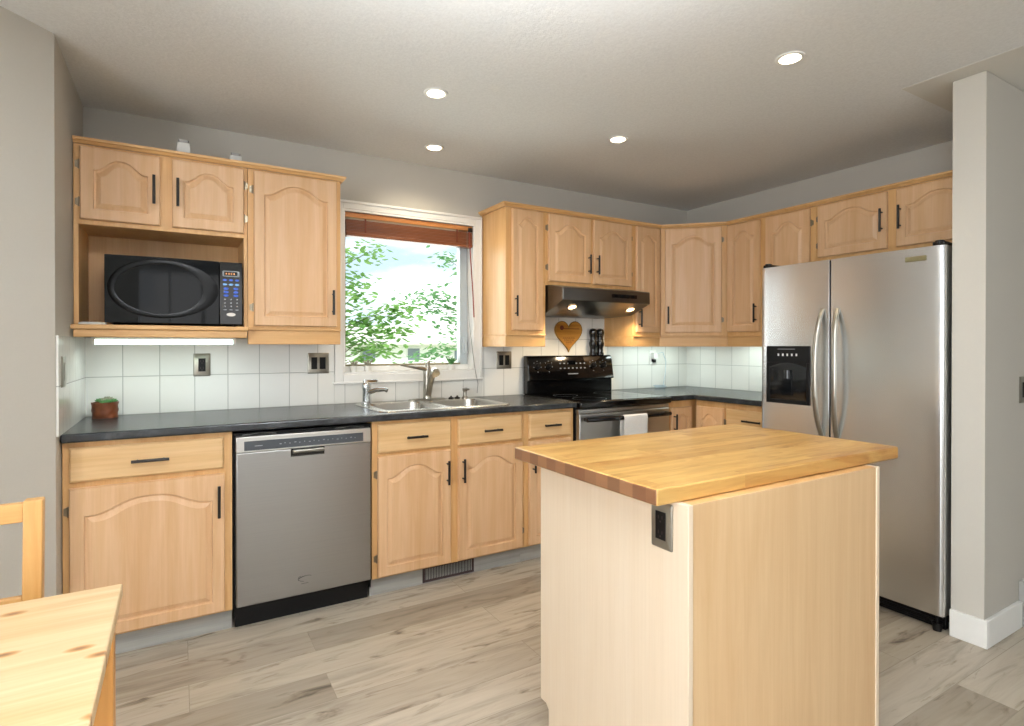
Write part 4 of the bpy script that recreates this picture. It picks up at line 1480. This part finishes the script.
outlet((0.493, -0.0083, 1.152), 0, 0.078, 0.118, 'nickel plate outlet with black socket on the tiles above the dishwasher')
outlet((1.077, -0.0083, 1.152), 0, 0.118, 0.118, 'square nickel double plate with two black inserts, left of the window', 'double')
outlet((2.302, -0.0083, 1.154), 0, 0.118, 0.118, 'square bronze double plate with two black inserts, left of the range', 'double')
wo_ = outlet((3.690, -0.0083, 1.158), 0, 0.078, 0.118, 'white plate outlet with black plug in the lit corner, right of the range', 'duplex', 'whiteplastic')
outlet((0.0083, -0.625, 1.152), R(90), 0.075, 0.118, 'nickel plate switch on the tiled left return wall', 'blank', cat='switch', name='wall_switch')
outlet((1.3965, -2.362, 0.816), R(-90), 0.068, 0.112, 'nickel plate outlet on the left side of the island', 'duplex')
outlet((3.646, -2.3433, 1.054), 0, 0.075, 0.118, 'dark bronze switch plate on the partition wall at the right edge', 'rocker', 'plate', 'switch', 'wall_switch')

# charger and its cord in the corner
t = thing('plug_charger', 'white plug in charger with thin cord coiled on the corner worktop', 'charger', (3.690, -0.016, 1.145))
MB().loops([[(p.x, 0.0, p.y) for p in rrect(-0.022, 0.026, 0.0, 0.055, 0.008, 0)], [(p.x, -0.03, p.y) for p in rrect(-0.020, 0.024, 0.002, 0.053, 0.008, 0)]]).build('charger_body', M['whiteplastic'], t, bevel=0.002)
B(-0.010, 0.012, -0.022, -0.001, -0.028, -0.002).build('black_plug', M['blackplastic'], t, bevel=0.003)
cd = [(0.02, -0.028, 0.045), (0.08, -0.03, 0.055), (0.115, -0.028, -0.02), (0.11, -0.025, -0.12), (0.08, -0.035, -0.200), (0.05, -0.05, -0.2265)]
for i in range(26):
    q = i * 0.75
    cd.append((0.0 + 0.055 * math.cos(q) * (1 + 0.25 * math.sin(i)), -0.075 + 0.028 * math.sin(q), -0.2262 + 0.0009 * i))
MB().tube(cd, 0.003, 6).build('cord', plain('pale_blue_grey_cord', '#aab8c2', 0.4), t)

# ------------------------------------------------------------------ wooden blind, cords
bl = thing('wooden_blind', 'raised reddish brown wooden blind bunched at the top of the kitchen window', 'blind', (1.648, 0.015, 1.90))
bw = 0.416
B(-bw, bw, -0.020, 0.030, 0.110, 0.140).build('head_rail', M['blind_rail'], bl, bevel=0.003)
vl = MB()
for i in range(9):
    zz = 0.022 + i * 0.0085
    vl.box(-bw + 0.004, bw - 0.004, -0.026 + (0.002 if i % 2 else 0), 0.026, zz, zz + 0.0066)
vl.build('slat_stack', M['blind'], bl, smooth=False)
B(-bw + 0.002, bw - 0.002, -0.029, 0.027, 0.0, 0.0208).build('bottom_rail', M['blind'], bl, bevel=0.004)
for sx in (-0.30, 0.30):
    B(sx - 0.005, sx + 0.005, -0.0315, -0.0295, 0.024, 0.108).build('ladder_tape', M['heartmark'], bl, smooth=False)
MB().box(bw - 0.032, bw - 0.004, -0.032, -0.0205, 0.100, 0.128).build('cord_lock', M['black'], bl, bevel=0.002)
MB().tube([(bw - 0.030, -0.034, 0.10), (bw - 0.020, -0.036, -0.08), (bw - 0.004, -0.036, -0.30), (bw + 0.004, -0.036, -0.46)], 0.0042, 8).build('tilt_wand', M['cord'], bl)
MB().tube([(bw - 0.045, -0.034, 0.10), (bw - 0.048, -0.036, -0.2), (bw - 0.030, -0.036, -0.5), (bw + 0.005, -0.040, -0.78), (bw + 0.030, -0.043, -0.90), (bw + 0.02, -0.05, -0.96)], 0.0016, 6).build('lift_cord', M['greycord'], bl)

# ------------------------------------------------------------------ plants
random.seed(11)


def succulent(name, label, base, r, h, mat, n=14, potr=0.02, poth=0.035, potmat='whiteplastic', tall=1.0):
    t = thing(name, label, 'plant', base)
    MB().lathe([(potr * 0.8, 0), (potr, poth), (potr * 0.88, poth), (potr * 0.8, poth - 0.005), (0.001, poth - 0.005)]).build('pot', M[potmat], t)
    m = MB()
    for i in range(n):
        a = 2 * PI * i / n * 2.4
        l_ = r * random.uniform(0.6, 1.0)
        zt = h * random.uniform(0.5, 1.0)
        d = Vector((math.cos(a), math.sin(a), 0))
        m.tube([Vector((0, 0, poth - 0.006)), d * l_ * 0.55 + Vector((0, 0, poth + zt * 0.6)), d * l_ + Vector((0, 0, poth + zt))],
               [0.003, 0.0045 * tall, 0.001], 6)
    m.build('leaves', M[mat], t)
    return t


sy = 0.030
succulent('potted_succulent', 'tiny potted grey green plant on the window ledge, leftmost of the three', (1.290, sy, 1.0955), 0.035, 0.04, 'dusty')
succulent('potted_succulent', 'tiny potted grey green plant on the window ledge, second from the left', (1.375, sy, 1.0955), 0.038, 0.04, 'dusty')
succulent('potted_succulent', 'small bright green potted plant at the right end of the window ledge', (1.925, sy, 1.0955), 0.045, 0.055, 'green', 22)

t = thing('potted_succulent', 'green succulents in a carved brown wooden pot on the worktop corner', 'plant', (0.092, -0.110, 0.9145))
prof = [(0.046, 0.0), (0.048, 0.006), (0.049, 0.04), (0.0505, 0.073), (0.047, 0.075), (0.044, 0.070), (0.001, 0.068)]
pm = MB()
n = 36
L = []
zs = [i * 0.0733 / 14 for i in range(15)]
for iz, zz in enumerate(zs):
    rr = 0.0495 + 0.003 * zz / 0.073
    L.append([((rr + 0.0018 * math.cos(6 * (2 * PI * k / n)) * math.cos(zz * 2 * PI / 0.036)) * math.cos(2 * PI * k / n),
               (rr + 0.0018 * math.cos(6 * (2 * PI * k / n)) * math.cos(zz * 2 * PI / 0.036)) * math.sin(2 * PI * k / n), zz) for k in range(n)])
L.append([(0.047 * math.cos(2 * PI * k / n), 0.047 * math.sin(2 * PI * k / n), 0.0733) for k in range(n)])
L.append([(0.043 * math.cos(2 * PI * k / n), 0.043 * math.sin(2 * PI * k / n), 0.066) for k in range(n)])
pm.loops(L)
pm.build('pot', M['pot'], t, ang=60)
for mi, (nm, mt, cnt) in enumerate((('rosettes', 'green', 13), ('mauve_rosettes', 'dusty', 5))):
    m = MB()
    for c_ in range(cnt):
        ang = random.uniform(0, 2 * PI)
        rad = random.uniform(0, 0.042) if mi == 0 else random.uniform(0.0, 0.03)
        cc = Vector((rad * math.cos(ang), rad * math.sin(ang), 0.070 + random.uniform(0, 0.008) + (0.008 if mi else 0)))
        for ring_, (nl, ln_, up_) in enumerate(((7, 0.017, 0.006), (5, 0.010, 0.013))):
            for k in range(nl):
                a = 2 * PI * k / nl + ring_ * 0.4
                d = Vector((math.cos(a), math.sin(a), 0))
                m.tube([cc, cc + d * ln_ * 0.6 + Vector((0, 0, up_ * 0.6)), cc + d * ln_ + Vector((0, 0, up_))], [0.002, 0.0045, 0.0008], 6)
    m.build(nm, M[mt], t)

# small white tapered holders on top of the microwave cabinet
for i, (px, py, lb) in enumerate(((0.412, -0.225, 'white tapered holder on top of the microwave cabinet, nearer the left wall'),
                                  (0.637, -0.215, 'white tapered holder on top of the microwave cabinet, beside the tall cabinet'))):
    t = thing('white_holder', lb, 'holder', (px, py, ZT + 0.0003), 0, 'white holders on top of the cabinets')
    zb = 0.100 if i == 0 else 0.080
    MB().loops([rrect(-0.034, 0.034, -0.02, 0.02, 0.006, 0), rrect(-0.026, 0.026, -0.016, 0.016, 0.006, zb)]).build('body', M['whiteplastic'], t)
    MB().loops([rrect(-0.020, 0.020, -0.012, 0.012, 0.006, zb + 0.0003), rrect(-0.022, 0.022, -0.014, 0.014, 0.006, zb + 0.014)]).build('lid', M['grey'], t)

# ------------------------------------------------------------------ register in the toe kick, vent by the partition wall
t = thing('toe_kick_register', 'dark metal heating register in the toe kick under the sink', 'register', (1.637, -0.572, 0.006))
m = MB().box(-0.150, 0.150, -0.004, -0.0005, 0.0, 0.012).box(-0.150, 0.150, -0.004, -0.0005, 0.070, 0.082)
m.box(-0.150, -0.138, -0.004, -0.0005, 0.012, 0.07).box(0.138, 0.150, -0.004, -0.0005, 0.012, 0.07)
m.build('frame', M['maroon'], t)
m = MB()
for i in range(30):
    m.box(-0.136 + i * 0.0091, -0.133 + i * 0.0091, -0.0035, -0.0006, 0.012, 0.070)
m.build('louvres', M['blackplastic'], t, smooth=False)
t = thing('wall_vent', 'grey framed dark floor level vent on the partition wall at the right edge', 'vent', (3.78, -2.3435, 0.0))
m = MB().box(-0.165, -0.145, -0.03, -0.0002, 0, 0.20).box(0.145, 0.165, -0.03, -0.0002, 0, 0.20).box(-0.145, 0.145, -0.03, -0.0002, 0.18, 0.20)
m.build('frame', M['grey'], t, bevel=0.002)
B(-0.145, 0.145, -0.012, -0.0002, 0.0, 0.18).build('grille', M['maroon'], t, smooth=False)
B(-0.145, 0.145, -0.022, -0.0122, 0.085, 0.092).build('slat', M['grey'], t, smooth=False)

# ------------------------------------------------------------------ recessed ceiling lights
for (x, y), lb, e in (((1.391, -0.983), 'lit recessed ceiling light in front of the window, nearer the camera', 14),
                      ((1.655, -0.335), 'lit recessed ceiling light close to the back wall above the window', 20),
                      ((2.477, -0.971), 'lit recessed ceiling light in front of the range', 14),
                      ((2.478, -1.985), 'lit recessed ceiling light above the island, largest in view', 14)):
    t = thing('recessed_light', lb, 'ceiling light', (x, y, H - 0.0005), 0, 'recessed ceiling lights')
    MB().ring([(0.040, 0.0), (0.056, 0.0), (0.054, -0.004), (0.046, -0.006), (0.040, -0.004)], (0, 0, 0), 32).build('trim_ring', M['white'], t)
    MB().lathe([(0.041, -0.0022), (0.041, -0.0035), (0.001, -0.0042)], (0, 0, 0), 32).build('lens', M['lampwarm'], t)
    light('recessed_lamp', 'SPOT', (x, y, H - 0.012), (0, 0, 0), e, (1, 0.83, 0.58), 0.04, spot=140, blend=0.8)

# ------------------------------------------------------------------ island
isl = thing('kitchen_island', 'pale maple island with butcher block top and outlet on its left side', 'island', (1.81, -2.14, 0))
ix, iy = -1.81, 2.14
bx0, bx1, by0, by1 = 1.397 + ix, 2.232 + ix, -2.442 + iy, -1.828 + iy
B(bx0 + 0.0165, bx1 - 0.0165, by0 + 0.008, by1 - 0.019, 0.10, 0.8805).build('carcass', M['frame'], isl, smooth=False)
side = [(by0, 0.0), (by1 - 0.045, 0.0), (by1 - 0.045, 0.095), (by1 - 0.03, 0.108), (by1, 0.108), (by1, 0.881), (by0, 0.881)]
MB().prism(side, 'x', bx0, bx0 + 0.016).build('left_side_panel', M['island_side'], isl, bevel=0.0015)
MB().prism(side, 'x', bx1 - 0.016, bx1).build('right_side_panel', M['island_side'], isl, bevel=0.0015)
B(bx0 + 0.0163, bx1 - 0.0163, by0 + 0.003, by0 + 0.0078, 0.0, 0.8805).build('front_panel', M['island_front'], isl, bevel=0.001)
B(bx0 + 0.0163, bx1 - 0.0163, by1 - 0.060, by1 - 0.045, 0.0, 0.0998).build('toe_kick', M['toe'], isl, smooth=False)
B(bx0 + 0.0163, bx1 - 0.0163, by1 - 0.0188, by1, 0.108, 0.8805).build('back_face_frame', M['frame'], isl, smooth=False)
for a0, a1, hs, ps in ((0.02, 0.40, 'L', 'R'), (0.415, 0.80, 'R', 'L')):
    d_ = door(isl, a0, a1, 0.125, 0.87, hng=hs, pl=(ps, 'T', 0.128))
    d_.rotation_euler.z = PI
    d_.location = (bx1 - 0.003, by1, 0)
MB().box(1.329 + ix, 2.414 + ix, -2.410 + iy, -1.775 + iy, 0.8815, 0.921).build('butcher_block_top', M['butcher'], isl, bevel=0.005, seg=3)

# ------------------------------------------------------------------ dining table and chair
tb = thing('dining_table', 'pale knotty pine dining table at the lower left corner', 'table', (-0.31, -2.26, 0))
tx0, tx1, ty0, ty1 = -0.60, 0.595, -0.44, 0.378
B(tx0, tx1, ty0, ty1, 0.712, 0.740).build('table_top', M['pine'], tb, bevel=0.003)
for x in (tx0 + 0.012, tx1 - 0.068):
    for y in (ty0 + 0.012, ty1 - 0.068):
        B(x, x + 0.056, y, y + 0.056, 0, 0.7117).build('leg', M['pine_leg'], tb, bevel=0.004)
ap = MB()
ap.box(tx0 + 0.07, tx1 - 0.07, ty1 - 0.042, ty1 - 0.022, 0.62, 0.7115).box(tx0 + 0.07, tx1 - 0.07, ty0 + 0.022, ty0 + 0.042, 0.62, 0.7115)
ap.box(tx0 + 0.022, tx0 + 0.042, ty0 + 0.07, ty1 - 0.07, 0.62, 0.7115).box(tx1 - 0.042, tx1 - 0.022, ty0 + 0.07, ty1 - 0.07, 0.62, 0.7115)
ap.build('apron', M['pine_leg'], tb, smooth=False)

ch = thing('dining_chair', 'honey pine dining chair behind the table with its back to the kitchen', 'chair', (-0.094, -1.90, 0))
cw = 0.205
for sx in (-1, 1):
    x0 = sx * cw - 0.017
    MB().prism([(0.130, 0.0), (0.165, 0.0), (0.165, 0.42), (0.195, 0.908), (0.163, 0.908), (0.130, 0.42)], 'x', x0, x0 + 0.034).build('back_post', M['chair'], ch, bevel=0.003)
    B(x0, x0 + 0.034, -0.22, -0.186, 0, 0.425).build('leg', M['chair'], ch, bevel=0.003)
    B(x0 + 0.006, x0 + 0.028, -0.185, 0.129, 0.36, 0.425).build('side_rail', M['chair'], ch)
MB().prism([(0.170, 0.860), (0.188, 0.860), (0.191, 0.902), (0.173, 0.902)], 'x', -cw + 0.0175, cw - 0.0175).build('top_rail', M['chair_h'], ch, bevel=0.002)
MB().prism([(0.152, 0.660), (0.170, 0.660), (0.173, 0.700), (0.155, 0.700)], 'x', -cw + 0.0175, cw - 0.0175).build('middle_rail', M['chair_h'], ch, bevel=0.002)
MB().box(-cw - 0.01, cw + 0.01, -0.235, 0.128, 0.4255, 0.445).build('seat', M['chair_h'], ch, bevel=0.004)
B(-cw + 0.0175, cw - 0.0175, -0.21, -0.195, 0.36, 0.425).build('front_rail', M['chair_h'], ch)

# ------------------------------------------------------------------ outside the window
g = B(-30, 60, 0.6, 70, -1.05, -0.9)
o = g.build('lawn', M['lawn'], smooth=False)
o['kind'] = 'structure'
hs = thing('neighbour_house', 'pale single storey house with low tan roof seen beyond the trees', 'house', (12.0, 25.0, -0.9))
B(-6.5, 8.5, 0, 7, 0, 2.35).build('wall', M['siding'], hs, smooth=False)
MB().prism([(-0.6, 2.32), (3.5, 3.35), (7.6, 2.32), (7.6, 2.22), (-0.6, 2.22)], 'x', -7.0, 9.0).build('roof', M['roof'], hs, smooth=False)
for xx in (-5.2, -3.7, -1.3, 1.4, 4.2):
    wf = B(xx, xx + 0.8, -0.05, -0.001, 1.35, 2.1).build('window', M['white'], hs, smooth=False)
    B(xx + 0.07, xx + 0.73, -0.06, -0.051, 1.42, 2.03).build('pane', M['darkwin'], wf, smooth=False)


def tree(label, base, trunk_top, clusters, mat, seed, per=26, spread=0.17):
    random.seed(seed)
    t = thing('garden_tree', label, 'tree', base)
    tr = MB()
    b0 = Vector(base)
    tt = Vector(trunk_top)
    tr.tube([Vector((0, 0, 0)), (tt - b0) * 0.5 + Vector((0.05, 0, 0)), tt - b0], [0.09, 0.065, 0.04], 10)
    lf = MB()
    for c_ in clusters:
        c_ = Vector(c_)
        f = min(0.9, max(0.25, (c_.z - b0.z) / (tt.z - b0.z) - 0.15))
        st = b0 + (tt - b0) * f
        mid = (st + c_) / 2 + Vector((0, 0, 0.12))
        tr.tube([st - b0, mid - b0, c_ - b0], [0.010, 0.006, 0.003], 6)
        for i in range(per):
            p = c_ + Vector((random.gauss(0, spread), random.gauss(0, spread), random.gauss(0, spread * 0.55)))
            a = random.uniform(0, 2 * PI)
            s_ = random.uniform(0.07, 0.125)
            d = Vector((math.cos(a), math.sin(a), random.uniform(-0.7, 0.1))).normalized()
            w_ = d.cross(Vector((random.uniform(-.4, .4), random.uniform(-.4, .4), 1))).normalized()
            q = p - b0
            up = w_.cross(d) * s_ * 0.12
            lf.add([q, q + d * s_ * 0.35 + w_ * s_ * 0.30, q + d * s_ * 0.7 + w_ * s_ * 0.24, q + d * s_,
                    q + d * s_ * 0.7 - w_ * s_ * 0.24, q + d * s_ * 0.35 - w_ * s_ * 0.30, q + d * s_ * 0.5 - up],
                   [(0, 1, 6), (1, 2, 6), (2, 3, 6), (3, 4, 6), (4, 5, 6), (5, 0, 6)])
    tr.build('trunk', M['bark'], t, ang=60)
    lf.build('foliage', M[mat], t, smooth=False)
    return t


tree('leafy green tree just outside the window, filling its left half', (1.55, 3.3, -0.9), (1.75, 3.3, 2.9),
     [(2.05, 3.1, 2.28), (2.28, 3.0, 2.33), (1.9, 3.2, 2.0), (2.12, 3.1, 2.02), (2.10, 3.0, 1.80), (2.02, 3.2, 1.62), (2.30, 3.1, 1.60), (2.48, 3.0, 1.66),
      (2.66, 3.0, 1.66), (2.18, 3.1, 1.44), (2.42, 3.0, 1.46), (2.62, 3.1, 1.42), (2.12, 3.2, 1.26), (2.36, 3.0, 1.28), (2.22, 3.1, 1.10), (2.50, 3.2, 1.22),
      (1.7, 3.4, 2.5), (1.5, 3.3, 2.2), (1.4, 3.2, 1.8), (1.6, 3.3, 1.4), (2.0, 3.1, 1.45)], 'leaf', 5, 46, 0.125)
tree('leafy green tree outside the window, its branches entering from the right', (5.1, 4.9, -0.9), (5.0, 4.9, 3.3),
     [(4.00, 4.32, 2.50), (3.79, 4.32, 2.55), (4.04, 4.21, 2.17), (3.76, 4.32, 2.00), (3.56, 4.21, 1.98), (4.00, 4.32, 1.88), (3.73, 4.21, 1.81), (3.52, 4.32, 1.81),
      (3.28, 4.21, 1.95), (3.97, 4.32, 1.64), (3.76, 4.21, 1.57), (4.03, 4.32, 1.36), (3.76, 4.21, 1.24), (3.52, 4.21, 1.17), (3.35, 4.21, 1.07), (4.33, 4.56, 2.38),
      (4.45, 4.44, 1.90), (4.33, 4.44, 1.43), (4.92, 4.80, 2.86)], 'leaf2', 9, 34, 0.12)
